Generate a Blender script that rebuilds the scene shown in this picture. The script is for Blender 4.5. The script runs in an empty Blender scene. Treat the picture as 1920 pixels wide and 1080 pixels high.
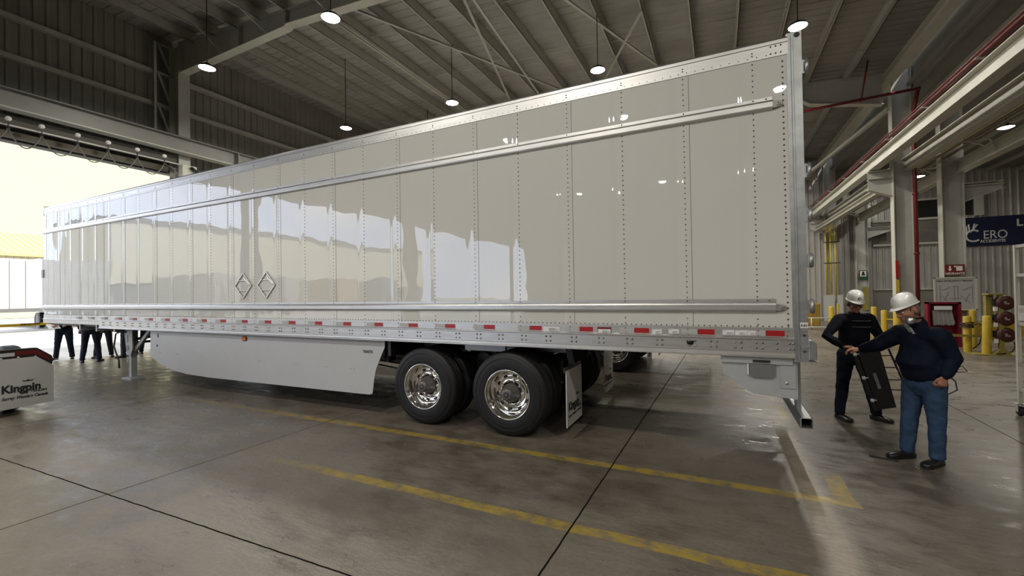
import bpy, bmesh, math, random
from mathutils import Vector, Matrix
random.seed(7)
SC = bpy.context.scene
COL = SC.collection
PI = math.pi

# ------------------------------------------------------------------ camera
cam_d = bpy.data.cameras.new('camera')
cam = bpy.data.objects.new('camera', cam_d)
COL.objects.link(cam)
SC.camera = cam
yaw, pit, roll = 0.4478, 0.0112, -0.0162
Fv = Vector((-math.sin(yaw)*math.cos(pit), math.cos(yaw)*math.cos(pit), math.sin(pit)))
Rv = Vector((math.cos(yaw), math.sin(yaw), 0)); Uv = Rv.cross(Fv)
R2 = Rv*math.cos(roll)+Uv*math.sin(roll); U2 = -Rv*math.sin(roll)+Uv*math.cos(roll)
m = Matrix((R2, U2, -Fv)).transposed().to_4x4()
m.translation = Vector((-0.7145, -4.6257, 1.7346))
cam.matrix_world = m
cam_d.sensor_width = 36.0
cam_d.lens = 806.91/1920*36
cam_d.clip_start = 0.05
cam_d.clip_end = 500

# ------------------------------------------------------------------ world
SC.view_settings.view_transform = 'Standard'
SC.view_settings.look = 'None'
SC.view_settings.gamma = 1
SC.view_settings.use_curve_mapping = False
SC.view_settings.exposure = 0.0
SC.cycles.use_denoising = True
SC.cycles.max_bounces = 10
SC.cycles.diffuse_bounces = 5
SC.cycles.glossy_bounces = 5
SC.cycles.sample_clamp_indirect = 6
SC.cycles.caustics_reflective = False
SC.cycles.caustics_refractive = False
W = bpy.data.worlds.new('sky'); SC.world = W; W.use_nodes = True
wn = W.node_tree; wn.nodes.clear()
def N(t, ty, **kw):
    n = t.nodes.new(ty)
    for k, v in kw.items():
        if k in n.inputs: n.inputs[k].default_value = v
        else: setattr(n, k, v)
    return n
L = lambda t, a, b: t.links.new(a, b)
tc = N(wn, 'ShaderNodeTexCoord'); mp = N(wn, 'ShaderNodeMapping'); mp.inputs['Scale'].default_value = (2.2, 2.2, 5.0)
nz = N(wn, 'ShaderNodeTexNoise', Scale=1.3, Detail=5.0, Roughness=.55)
L(wn, tc.outputs['Generated'], mp.inputs['Vector']); L(wn, mp.outputs[0], nz.inputs['Vector'])
cr = N(wn, 'ShaderNodeValToRGB'); cr.color_ramp.elements[0].position = .40; cr.color_ramp.elements[1].position = .62
cr.color_ramp.elements[0].color = (.62, .74, 1.0, 1); cr.color_ramp.elements[1].color = (.93, .93, 1.0, 1)
L(wn, nz.outputs[0], cr.inputs[0])
sx = N(wn, 'ShaderNodeSeparateXYZ'); L(wn, tc.outputs['Generated'], sx.inputs[0])
mr = N(wn, 'ShaderNodeMapRange'); mr.inputs[1].default_value = -.05; mr.inputs[2].default_value = .12
L(wn, sx.outputs[1], mr.inputs[0])
mx = N(wn, 'ShaderNodeMixRGB'); mx.inputs[2].default_value = (1.0, .965, .70, 1)
L(wn, mr.outputs[0], mx.inputs[0]); L(wn, cr.outputs[0], mx.inputs[1])
st = N(wn, 'ShaderNodeMapRange'); st.inputs[1].default_value = -.05; st.inputs[2].default_value = .12; st.inputs[3].default_value = 3.6; st.inputs[4].default_value = 1.25
L(wn, sx.outputs[1], st.inputs[0])
bg = N(wn, 'ShaderNodeBackground'); L(wn, mx.outputs[0], bg.inputs[0]); L(wn, st.outputs[0], bg.inputs[1])
wo = N(wn, 'ShaderNodeOutputWorld'); L(wn, bg.outputs[0], wo.inputs[0])
sun_d = bpy.data.lights.new('sun', 'SUN'); sun_d.energy = 5.0; sun_d.angle = .02; sun_d.color = (1, .95, .82)
sun = bpy.data.objects.new('sun', sun_d); COL.objects.link(sun)
sun.rotation_euler = Vector((.45, -.35, .82)).to_track_quat('Z', 'Y').to_euler()

# ------------------------------------------------------------------ materials
MATS = {}
def mat(name, col, rough=.5, metal=0.0, spec=.5, var=0.0, vscale=3.0, bump=0.0, bscale=8.0, coat=0.0, stretch=None, ior=1.5, emit=None):
    if name in MATS: return MATS[name]
    M = bpy.data.materials.new(name); M.use_nodes = True
    t = M.node_tree; b = t.nodes['Principled BSDF']
    b.inputs['Base Color'].default_value = (*col, 1); b.inputs['Roughness'].default_value = rough
    b.inputs['Metallic'].default_value = metal; b.inputs['Specular IOR Level'].default_value = spec; b.inputs['IOR'].default_value = ior
    b.inputs['Coat Weight'].default_value = coat; b.inputs['Coat Roughness'].default_value = .03
    if emit: b.inputs['Emission Color'].default_value = (*emit[0], 1); b.inputs['Emission Strength'].default_value = emit[1]
    c = N(t, 'ShaderNodeTexCoord'); v = c.outputs['Object']
    if stretch:
        mm = N(t, 'ShaderNodeMapping'); mm.inputs['Scale'].default_value = stretch; L(t, v, mm.inputs[0]); v = mm.outputs[0]
    if var:
        n = N(t, 'ShaderNodeTexNoise', Scale=vscale, Detail=6.0, Roughness=.6); L(t, v, n.inputs['Vector'])
        r = N(t, 'ShaderNodeMapRange'); r.inputs[1].default_value = .3; r.inputs[2].default_value = .7
        r.inputs[3].default_value = 1-var; r.inputs[4].default_value = 1+var; L(t, n.outputs[0], r.inputs[0])
        x = N(t, 'ShaderNodeVectorMath', operation='SCALE'); x.inputs[0].default_value = col
        L(t, r.outputs[0], x.inputs['Scale']); L(t, x.outputs[0], b.inputs['Base Color'])
    if bump:
        n = N(t, 'ShaderNodeTexNoise', Scale=bscale, Detail=4.0); L(t, v, n.inputs['Vector'])
        bm_ = N(t, 'ShaderNodeBump', Strength=1.0, Distance=bump); L(t, n.outputs[0], bm_.inputs['Height']); L(t, bm_.outputs[0], b.inputs['Normal'])
    MATS[name] = M
    return M
steel = mat('painted_steel', (.41, .40, .365), .5, var=.08)
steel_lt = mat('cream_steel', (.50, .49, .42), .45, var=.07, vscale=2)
deck = None
alu = mat('aluminium', (.58, .58, .57), .30, 1.0, var=.08, vscale=2.5, bump=.0008, bscale=9, stretch=(1, 1, 12))
alu_r = mat('rail_aluminium', (.56, .555, .54), .42, 1.0, var=.10, vscale=3.0, bump=.0006, bscale=12, stretch=(.8, 1, 9))
galv = mat('galvanised_steel', (.40, .415, .42), .42, .85, var=.16, vscale=9, bump=.0006, bscale=30)
galv_matt = mat('grey_coated_steel', (.44, .455, .46), .42, .35, var=.08, vscale=6)
chrome = mat('polished_rim', (.82, .80, .76), .09, 1.0)
rubber = mat('tyre_rubber', (.0075, .0075, .008), .55, spec=.4, var=.2, vscale=6)
rubber_s = mat('black_plastic', (.012, .012, .013), .4)
dark = mat('black_chassis_paint', (.012, .012, .013), .5)
white = mat('white_plastic', (.62, .62, .61), .35)
skirtm = mat('grey_skirt_panel', (.47, .475, .48), .42, var=.03)
red = mat('red_reflective', (.36, .012, .014), .35)
silver_t = mat('silver_reflective', (.42, .42, .41), .4)
ink = mat('black_ink', (.01, .01, .012), .5)
amber = mat('amber_lens', (.60, .17, .02), .25)
yellow = mat('yellow_paint', (.52, .36, .035), .38, var=.12, vscale=6)
olive = mat('olive_yellow_paint', (.24, .20, .045), .5, var=.15, vscale=6)
redpaint = mat('red_pipe_paint', (.16, .014, .015), .4, var=.15, vscale=5)
redcab = mat('red_cabinet', (.17, .006, .018), .4)
signw = mat('sign_white', (.72, .72, .70), .5)
navy = mat('sign_navy', (.006, .011, .045), .45)
greenm = mat('sign_green', (.012, .05, .022), .5)
skin = mat('skin', (.36, .17, .11), .55, var=.08, vscale=20)
hatw = mat('hard_hat_white', (.80, .80, .78), .22, coat=.4)
jacket_n = mat('navy_jacket', (.006, .009, .020), .75, spec=.12, var=.15, vscale=25, bump=.003, bscale=14)
jacket_b = mat('black_jacket', (.005, .006, .010), .75, spec=.12, var=.2, vscale=20, bump=.003, bscale=12)
denim = mat('blue_denim', (.036, .064, .118), .8, spec=.12, var=.22, vscale=10, bump=.004, bscale=12)
darkpants = mat('dark_work_trousers', (.009, .013, .022), .8, spec=.12, var=.2, vscale=10, bump=.004, bscale=10)
bootm = mat('black_leather', (.010, .009, .008), .35)
hairm = mat('grey_hair', (.16, .14, .12), .8)
greyc = mat('grey_cloth', (.30, .30, .29), .8, var=.15)
glassd = mat('dark_window_glass', (.02, .022, .022), .08)

def panel_mat(name, base, rough, amp):
    M = bpy.data.materials.new(name); M.use_nodes = True
    t = M.node_tree; b = t.nodes['Principled BSDF']
    b.inputs['Base Color'].default_value = (*base, 1); b.inputs['Roughness'].default_value = .45; b.inputs['IOR'].default_value = 1.45
    b.inputs['Specular IOR Level'].default_value = .3
    b.inputs['Coat Weight'].default_value = 1.0; b.inputs['Coat Roughness'].default_value = rough; b.inputs['Coat IOR'].default_value = 1.7
    c = N(t, 'ShaderNodeTexCoord'); s = N(t, 'ShaderNodeSeparateXYZ'); L(t, c.outputs['Object'], s.inputs[0])
    # distance to the rivet posts every 0.61 m
    a = N(t, 'ShaderNodeMath', operation='ADD'); a.inputs[1].default_value = .3908+.6096*.5+.6096*40; L(t, s.outputs[0], a.inputs[0])
    md = N(t, 'ShaderNodeMath', operation='MODULO'); md.inputs[1].default_value = .6096; L(t, a.outputs[0], md.inputs[0])
    sb = N(t, 'ShaderNodeMath', operation='SUBTRACT'); sb.inputs[1].default_value = .3048; L(t, md.outputs[0], sb.inputs[0])
    ab = N(t, 'ShaderNodeMath', operation='ABSOLUTE'); L(t, sb.outputs[0], ab.inputs[0])
    r = N(t, 'ShaderNodeMapRange', interpolation_type='SMOOTHERSTEP'); r.inputs[2].default_value = .07; r.inputs[3].default_value = -1.0; r.inputs[4].default_value = 0.0
    L(t, ab.outputs[0], r.inputs[0])
    mp_ = N(t, 'ShaderNodeMapping'); mp_.inputs['Scale'].default_value = (1.6, 1, 1.1); L(t, c.outputs['Object'], mp_.inputs[0])
    n1 = N(t, 'ShaderNodeTexNoise', Scale=1.0, Detail=1.5, Roughness=.4); L(t, mp_.outputs[0], n1.inputs['Vector'])
    mp2 = N(t, 'ShaderNodeMapping'); mp2.inputs['Scale'].default_value = (5, 1, 3.2); L(t, c.outputs['Object'], mp2.inputs[0])
    n2 = N(t, 'ShaderNodeTexNoise', Scale=1.0, Detail=1.0); L(t, mp2.outputs[0], n2.inputs['Vector'])
    # the skin puckers most between rub rail and floor line
    lo = N(t, 'ShaderNodeMapRange', interpolation_type='SMOOTHSTEP'); lo.inputs[1].default_value = 1.2; lo.inputs[2].default_value = 2.3; lo.inputs[3].default_value = .0028; lo.inputs[4].default_value = .00025
    L(t, s.outputs[2], lo.inputs[0])
    m2 = N(t, 'ShaderNodeMath', operation='MULTIPLY'); L(t, n2.outputs[0], m2.inputs[0]); L(t, lo.outputs[0], m2.inputs[1])
    m1 = N(t, 'ShaderNodeMath', operation='MULTIPLY'); L(t, n1.outputs[0], m1.inputs[0]); m1.inputs[1].default_value = amp
    ms = N(t, 'ShaderNodeMath', operation='MULTIPLY'); L(t, r.outputs[0], ms.inputs[0]); ms.inputs[1].default_value = .0022
    s1 = N(t, 'ShaderNodeMath', operation='ADD'); L(t, m1.outputs[0], s1.inputs[0]); L(t, m2.outputs[0], s1.inputs[1])
    s2 = N(t, 'ShaderNodeMath', operation='ADD'); L(t, s1.outputs[0], s2.inputs[0]); L(t, ms.outputs[0], s2.inputs[1])
    bu = N(t, 'ShaderNodeBump', Strength=1.0, Distance=1.0); L(t, s2.outputs[0], bu.inputs['Height'])
    L(t, bu.outputs[0], b.inputs['Normal']); L(t, bu.outputs[0], b.inputs['Coat Normal'])
    return M
panelm = panel_mat('white_trailer_skin', (.59, .585, .545), .010, .006)

def floor_mat():
    M = bpy.data.materials.new('worn_concrete'); M.use_nodes = True
    t = M.node_tree; b = t.nodes['Principled BSDF']
    c = N(t, 'ShaderNodeTexCoord'); P = c.outputs['Object']
    s = N(t, 'ShaderNodeSeparateXYZ'); L(t, P, s.inputs[0]); X, Y = s.outputs[0], s.outputs[1]
    def math_(op, a, b_=None, clamp=False):
        n = N(t, 'ShaderNodeMath', operation=op); n.use_clamp = clamp
        for i, v in enumerate((a, b_)):
            if v is None: continue
            if isinstance(v, (int, float)): n.inputs[i].default_value = v
            else: L(t, v, n.inputs[i])
        return n.outputs[0]
    def noise(sc, det=6.0, ro=.6, stretch=None):
        n = N(t, 'ShaderNodeTexNoise', Scale=sc, Detail=det, Roughness=ro)
        if stretch:
            mm = N(t, 'ShaderNodeMapping'); mm.inputs['Scale'].default_value = stretch; L(t, P, mm.inputs[0]); L(t, mm.outputs[0], n.inputs['Vector'])
        else: L(t, P, n.inputs['Vector'])
        return n.outputs[0]
    def ramp(v, a, b_, lo=0.0, hi=1.0):
        r = N(t, 'ShaderNodeMapRange'); r.interpolation_type = 'SMOOTHSTEP'
        for i, q in zip((1, 2, 3, 4), (a, b_, lo, hi)): r.inputs[i].default_value = q
        L(t, v, r.inputs[0]); return r.outputs[0]
    big = noise(.45, 5, .6); med = noise(2.6, 8, .62, (1, 1.8, 1)); fine = noise(28, 6, .7)
    def mixc(f, a, b_):
        n = N(t, 'ShaderNodeMixRGB')
        for i, v in enumerate((f, a, b_)):
            if isinstance(v, (int, float)): n.inputs[i].default_value = v
            elif isinstance(v, tuple): n.inputs[i].default_value = (*v, 1)
            else: L(t, v, n.inputs[i])
        return n.outputs[0]
    colr = mixc(ramp(big, .40, .60), (.098, .081, .062), (.160, .136, .107))
    colr = mixc(ramp(med, .38, .68, 0, .6), colr, (.205, .178, .143))
    colr = mixc(ramp(fine, .35, .7, .0, .35), colr, (.066, .054, .042))
    spots = noise(5.5, 3, .5, (1, 1.5, 1)); colr = mixc(ramp(spots, .70, .76, 0, .5), colr, (.02, .018, .016))
    wear = ramp(noise(7.0, 8, .75), .34, .60)
    warp = math_('MULTIPLY', math_('SUBTRACT', noise(1.5, 3), .5), .06)
    def band(A, centre, half, soft=.008):
        d = math_('ABSOLUTE', math_('SUBTRACT', math_('ADD', A, warp) if soft > .006 else A, centre))
        return ramp(d, half, half+soft, 1, 0)
    def box(A, a, b_): return math_('MULTIPLY', math_('GREATER_THAN', A, a), math_('LESS_THAN', A, b_))
    # yellow bay lines: one beneath the trailer's side, one nearer, one at its far side
    l1 = math_('MULTIPLY', band(Y, -.335, .055), math_('MULTIPLY', box(X, -9.2, .27), ramp(X, -9.0, -4.5, .25, 1)))
    l2 = math_('MULTIPLY', band(Y, -1.57, .055), math_('MULTIPLY', box(X, -5.1, 9), ramp(X, -5.1, -3.8, .2, 1)))
    l3 = math_('MULTIPLY', band(X, .185, .065), box(Y, -.38, .26))
    l4 = math_('MULTIPLY', band(Y, 2.75, .05), math_('MULTIPLY', box(X, -8, .1), .45))
    l5 = math_('MULTIPLY', band(X, .05, .05), math_('MULTIPLY', box(Y, 2.2, 2.8), .6))
    ln = math_('MAXIMUM', math_('MAXIMUM', l1, l2), math_('MAXIMUM', l3, math_('MAXIMUM', l4, l5)))
    colr = mixc(math_('MULTIPLY', math_('MULTIPLY', ln, wear), .9), colr, (.34, .24, .028))
    # saw-cut joints of the slab
    cwarp = math_('MULTIPLY', math_('SUBTRACT', noise(6, 2), .5), .014)
    def cut(A, c0, w=.005):
        d = math_('ABSOLUTE', math_('SUBTRACT', math_('ADD', A, cwarp), c0)); return ramp(d, w, w+.004, 1, 0)
    skew = math_('ADD', X, math_('MULTIPLY', Y, -.019))
    jt = cut(skew, -1.70)
    for c0 in (-5.6, -9.5, -13.4, 2.2, 6.1): jt = math_('MAXIMUM', jt, cut(skew, c0, .004))
    for c0, w in ((-2.58, .0045), (3.9, .005), (10.4, .005)): jt = math_('MAXIMUM', jt, cut(math_('ADD', Y, math_('MULTIPLY', X, -.026)), c0, w))
    colr = mixc(jt, colr, (.010, .009, .008))
    L(t, colr, b.inputs['Base Color'])
    rg = ramp(med, .3, .7, .24, .50)
    L(t, math_('ADD', rg, math_('ADD', math_('MULTIPLY', ln, .1), math_('MULTIPLY', jt, .5))), b.inputs['Roughness'])
    L(t, math_('MULTIPLY', math_('SUBTRACT', 1.0, jt), .6), b.inputs['Specular IOR Level'])
    b.inputs['Specular IOR Level'].default_value = .6
    h = math_('ADD', math_('MULTIPLY', noise(3.2, 7, .62, (1, 2.2, 1)), .0095), math_('MULTIPLY', fine, .0004))
    h = math_('SUBTRACT', h, math_('MULTIPLY', jt, .0008))
    bu = N(t, 'ShaderNodeBump', Strength=.8, Distance=1.0); L(t, h, bu.inputs['Height']); L(t, bu.outputs[0], b.inputs['Normal'])
    return M
floorm = floor_mat()

def deck_mat():
    M = bpy.data.materials.new('ribbed_roof_deck'); M.use_nodes = True
    t = M.node_tree; b = t.nodes['Principled BSDF']; b.inputs['Roughness'].default_value = .55
    c = N(t, 'ShaderNodeTexCoord')
    n = N(t, 'ShaderNodeTexNoise', Scale=.7, Detail=4.0); L(t, c.outputs['Object'], n.inputs['Vector'])
    cr = N(t, 'ShaderNodeValToRGB'); cr.color_ramp.elements[0].color = (.25, .24, .22, 1); cr.color_ramp.elements[1].color = (.34, .33, .305, 1)
    cr.color_ramp.elements[0].position = .35; cr.color_ramp.elements[1].position = .65
    L(t, n.outputs[0], cr.inputs[0]); L(t, cr.outputs[0], b.inputs['Base Color'])
    return M
deckm = deck_mat()
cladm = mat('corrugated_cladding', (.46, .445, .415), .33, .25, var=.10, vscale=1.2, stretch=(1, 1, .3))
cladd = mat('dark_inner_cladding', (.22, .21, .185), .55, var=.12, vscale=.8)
girder_m = mat('grey_girder_paint', (.22, .215, .20), .45, var=.08)
bwhite = mat('plain_grey_board', (.42, .42, .39), .5)

# ------------------------------------------------------------------ mesh helpers
class MB:
    def __init__(s): s.v = []; s.f = []; s.m = []; s.sm = []; s.cm = 0
    def add(s, vs, fs, smooth=False):
        o = len(s.v); s.v += [tuple(v) for v in vs]
        for f in fs: s.f.append([i+o for i in f]); s.m.append(s.cm); s.sm.append(smooth)
        return s
    def box(s, a, b, rot=None, piv=None):
        x0, y0, z0 = a; x1, y1, z1 = b
        vs = [Vector(p) for p in ((x0,y0,z0),(x1,y0,z0),(x1,y1,z0),(x0,y1,z0),(x0,y0,z1),(x1,y0,z1),(x1,y1,z1),(x0,y1,z1))]
        if rot is not None:
            pv = Vector(piv) if piv else (Vector(a)+Vector(b))/2
            vs = [rot @ (v-pv)+pv for v in vs]
        return s.add(vs, [(0,3,2,1),(4,5,6,7),(0,1,5,4),(1,2,6,5),(2,3,7,6),(3,0,4,7)])
    def bar(s, p, q, w, h, up=(0,0,1)):
        p, q = Vector(p), Vector(q); d = (q-p).normalized(); u = Vector(up)
        sd = d.cross(u)
        if sd.length < 1e-4: sd = d.cross(Vector((1,0,0)))
        sd.normalize(); u = sd.cross(d)
        vs = [e+sd*a*w/2+u*b*h/2 for e in (p, q) for a, b in ((-1,-1),(1,-1),(1,1),(-1,1))]
        return s.add(vs, [(0,3,2,1),(4,5,6,7),(0,1,5,4),(1,2,6,5),(2,3,7,6),(3,0,4,7)])
    def tube(s, pts, r, n=10, caps=True, rs=None):
        pts = [Vector(p) for p in pts]; k = len(pts); o = len(s.v); prev = None
        for i, p in enumerate(pts):
            d = (pts[min(i+1, k-1)]-pts[max(i-1, 0)]).normalized()
            if prev is None: a = d.orthogonal().normalized()
            else: a = (prev-d*prev.dot(d)).normalized()
            prev = a; b = d.cross(a); rr = rs[i] if rs else r
            s.v += [tuple(p+(a*math.cos(2*PI*j/n)+b*math.sin(2*PI*j/n))*rr) for j in range(n)]
        for i in range(k-1):
            for j in range(n):
                s.f.append([o+i*n+j, o+i*n+(j+1)%n, o+(i+1)*n+(j+1)%n, o+(i+1)*n+j]); s.m.append(s.cm); s.sm.append(True)
        if caps:
            s.f.append([o+j for j in range(n)][::-1]); s.f.append([o+(k-1)*n+j for j in range(n)]); s.m += [s.cm]*2; s.sm += [False]*2
        return s
    def cyl(s, p, q, r, n=20, r2=None):
        return s.tube([p, q], r, n, True, [r, r if r2 is None else r2])
    def lathe(s, prof, c=(0,0,0), ax='Z', n=32, smooth=True):
        o = len(s.v); c = Vector(c)
        for (r, h) in prof:
            for j in range(n):
                a = 2*PI*j/n; x, y = r*math.cos(a), r*math.sin(a)
                v = {'Z': (x, y, h), 'Y': (x, h, -y), 'X': (h, x, y)}[ax]; s.v.append(tuple(Vector(v)+c))
        for i in range(len(prof)-1):
            for j in range(n):
                s.f.append([o+i*n+j, o+i*n+(j+1)%n, o+(i+1)*n+(j+1)%n, o+(i+1)*n+j]); s.m.append(s.cm); s.sm.append(smooth)
        return s
    def prism(s, poly, ax, a, b):
        # poly of 2D points in the plane across ax, extruded from a to b
        def P(p, h): return {'X': (h, p[0], p[1]), 'Y': (p[0], h, p[1]), 'Z': (p[0], p[1], h)}[ax]
        n = len(poly); vs = [P(p, a) for p in poly]+[P(p, b) for p in poly]
        return s.add(vs, [tuple(range(n))[::-1], tuple(range(n, 2*n))]+[(i, (i+1) % n, n+(i+1) % n, n+i) for i in range(n)])
    def dome(s, c, r, d, nrm=(0,-1,0), n=6):
        c = Vector(c); nn = Vector(nrm); a = nn.orthogonal().normalized(); b = nn.cross(a)
        vs = [c+(a*math.cos(2*PI*j/n)+b*math.sin(2*PI*j/n))*r for j in range(n)]+[c+nn*d*.75+(a*math.cos(2*PI*j/n)+b*math.sin(2*PI*j/n))*r*.6 for j in range(n)]+[c+nn*d]
        return s.add(vs, [(j, (j+1) % n, n+(j+1) % n, n+j) for j in range(n)]+[(n+j, n+(j+1) % n, 2*n) for j in range(n)], True)
    def build(s, name, mt, parent=None, bevel=0, fix=True):
        me = bpy.data.meshes.new(name)
        o_ = ORG.get(parent.name, Vector((0,0,0))) if parent else Vector((0,0,0))
        me.from_pydata([(v[0]-o_[0], v[1]-o_[1], v[2]-o_[2]) for v in s.v], [], s.f)
        for i, p in enumerate(me.polygons): p.material_index = s.m[i]; p.use_smooth = s.sm[i]
        for x in (mt if isinstance(mt, (list, tuple)) else [mt]): me.materials.append(x)
        if fix:
            bm = bmesh.new(); bm.from_mesh(me); bmesh.ops.recalc_face_normals(bm, faces=bm.faces); bm.to_mesh(me); bm.free()
        ob = bpy.data.objects.new(name, me); COL.objects.link(ob)
        if parent: ob.parent = parent
        ORG[ob.name] = o_
        if bevel:
            b = ob.modifiers.new('bevel', 'BEVEL'); b.width = bevel; b.segments = 2; b.limit_method = 'ANGLE'
        return ob
ORG = {}
def tag(o, label=None, cat=None, group=None, kind=None):
    if label: o['label'] = label
    if cat: o['category'] = cat
    if group: o['group'] = group
    if kind: o['kind'] = kind
    return o
def merge(ob, b, mt):
    """add rivets and similar surface pattern to the part that carries them"""
    me = ob.data; me.materials.append(mt); k = len(me.materials)-1; o_ = ORG[ob.name]
    bm = bmesh.new(); bm.from_mesh(me)
    vs = [bm.verts.new((v[0]-o_[0], v[1]-o_[1], v[2]-o_[2])) for v in b.v]; fs = []
    for i, f in enumerate(b.f):
        q = bm.faces.new([vs[j] for j in f]); q.material_index = k; q.smooth = b.sm[i]; fs.append(q)
    bmesh.ops.recalc_face_normals(bm, faces=fs); bm.to_mesh(me); bm.free()
def thing(name, label, cat, loc=(0,0,0), group=None):
    o = bpy.data.objects.new(name, None); COL.objects.link(o); o.location = loc; o.empty_display_size = .2
    ORG[o.name] = Vector(loc)
    return tag(o, label, cat, group)
def struct(o): o['kind'] = 'structure'; return o
def kids(o): return [c for c in bpy.data.objects if c.parent == o]
def copy_tree(o, loc=None, label=None, parent=None):
    ch = kids(o); c = o.copy(); COL.objects.link(c)
    if parent: c.parent = parent
    if loc is not None: c.location = loc; ORG[c.name] = Vector(loc)
    if label: c['label'] = label
    for k in ch: copy_tree(k, None, None, c)
    return c
def text(name, body, loc, size, mt, parent, face='-Y', ext=.001, align='LEFT', bold=0.0, sx=1.0, shear=0.0, label=None):
    cu = bpy.data.curves.new(name, 'FONT'); cu.body = body; cu.size = size; cu.extrude = ext; cu.align_x = align; cu.offset = bold; cu.shear = shear
    cu.materials.append(mt)
    t_ = bpy.data.objects.new(name, cu); COL.objects.link(t_)
    me = bpy.data.meshes.new_from_object(t_.evaluated_get(bpy.context.evaluated_depsgraph_get())); bpy.data.objects.remove(t_)
    me.name = name; o = bpy.data.objects.new(name, me); COL.objects.link(o)
    og = ORG.get(parent.name, Vector((0,0,0))) if parent else Vector((0,0,0))
    o.location = Vector(loc)-og; o.scale = (sx, 1, 1)
    o.rotation_euler = {'-Y': (PI/2, 0, 0), '+X': (PI/2, 0, PI/2), '+Y': (PI/2, 0, PI), '-X': (PI/2, 0, -PI/2)}[face]
    if parent: o.parent = parent
    ORG[o.name] = og
    if label: o['label'] = label
    return o

# ------------------------------------------------------------------ hall shell
def zr(x): return 8.50+.073*(4.4-x)           # underside line of the purlins (roof falls towards +x)
XL, XR = -17.0, 15.0
YN, YF = -32.2, 24.2
FR = [-24.5, -15.15, -5.8, 3.45, 13.0, 23.4]
b = MB(); b.add([(XL-.6, YN, 0), (XR, YN, 0), (XR, YF+.3, 0), (XL-.6, YF+.3, 0), (XL-.6, YN, -.2), (XR, YN, -.2), (XR, YF+.3, -.2), (XL-.6, YF+.3, -.2)],
    [(0,1,2,3),(7,6,5,4),(0,4,5,1),(1,5,6,2),(2,6,7,3),(3,7,4,0)])
struct(b.build('floor', floorm))
asph = mat('bright_yard_concrete', (.42, .41, .40), .55, var=.35, vscale=.5, stretch=(.25, 2.2, 1))
b = MB(); b.box((-160, -140, -.35), (XL-.6, 140, -.03)); struct(b.build('ground', asph))
b = MB(); b.box((XL-.6, -140, -.35), (60, YN-.2, -.03)); struct(b.build('ground', asph))

# roof deck with ribs running along x
b = MB(); pit_ = .305
ys = []; y = YN
while y < YF+.3: ys.append(y); y += pit_
prof = []
for y in ys: prof += [(y, 0), (y+.20, 0), (y+.225, .022), (y+.28, .022)]
xa, xb = XL-.4, 4.75
vs = []
for (yy, dz) in prof: vs += [(xa, yy, zr(xa)+.33+dz), (xb, yy, zr(xb)+.33+dz)]
b.add(vs, [(2*i, 2*i+1, 2*i+3, 2*i+2) for i in range(len(prof)-1)])
b.add([(xa, YN, zr(xa)+.42), (xb, YN, zr(xb)+.42), (xb, YF+.4, zr(xb)+.42), (xa, YF+.4, zr(xa)+.42)], [(0,1,2,3)])
ceil = struct(b.build('ceiling', deckm, fix=False))
px = -.13+1.13*4-.28
purlins = []
def purlin(x, w=.065, h=.31):
    b = MB(); z = zr(x)
    b.box((x-w/2, YN, z), (x+w/2, YF, z+.012)); b.box((x-.008+w/2-.008, YN, z), (x+w/2, YF, z+h)); b.box((x-w/2, YN, z+h-.01), (x+w/2, YF, z+h+.02))
    b.box((x-w/2, YN, z), (x-w/2+.006, YF, z+.03))
    return b.build('purlin', steel, ceil)
for k in range(-3, 15): purlin(-.13-1.125*k if k > -4 else 0)
# sag rods between the purlins
for yy in (-9.5, -1.2, 5.4, 8.2, 11.2, 15.5, 18.6):
    b = MB(); b.tube([(x, yy, zr(x)+.10) for x in (XL+.2, 4.2)], .011, 5); b.build('sag_rod', steel, ceil)
# roof brace bars
for p, q in (((-6.1, 3.6), (-8.5, 12.6)), ((-4.28, 4.9), (-2.0, 10.5)), ((-2.36, 6.7), (-4.6, 11.0)), ((-9.57, 3.6), (-4.4, 12.8)), ((-6.0, 3.0), (-6.9, 12.9))):
    b = MB(); z1, z2 = zr(p[0])-.12, zr(q[0])-.12
    b.bar((p[0], p[1], z1), (q[0], q[1], z2), .07, .008); b.bar((p[0], p[1], z1+.035), (q[0], q[1], z2+.035), .008, .07); b.build('brace_bar', steel, ceil)
# ridge-side pair of bright conduits running along y under the deck
b = MB(); b.tube([(-10.35, 3.7, zr(-10.35)-.09), (-10.35, 23.8, zr(-10.35)-.09)], .03, 8); b.tube([(-10.22, 3.7, zr(-10.22)-.09), (-10.22, 23.8, zr(-10.22)-.09)], .02, 8)
b.build('conduit', steel_lt, ceil)

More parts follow.
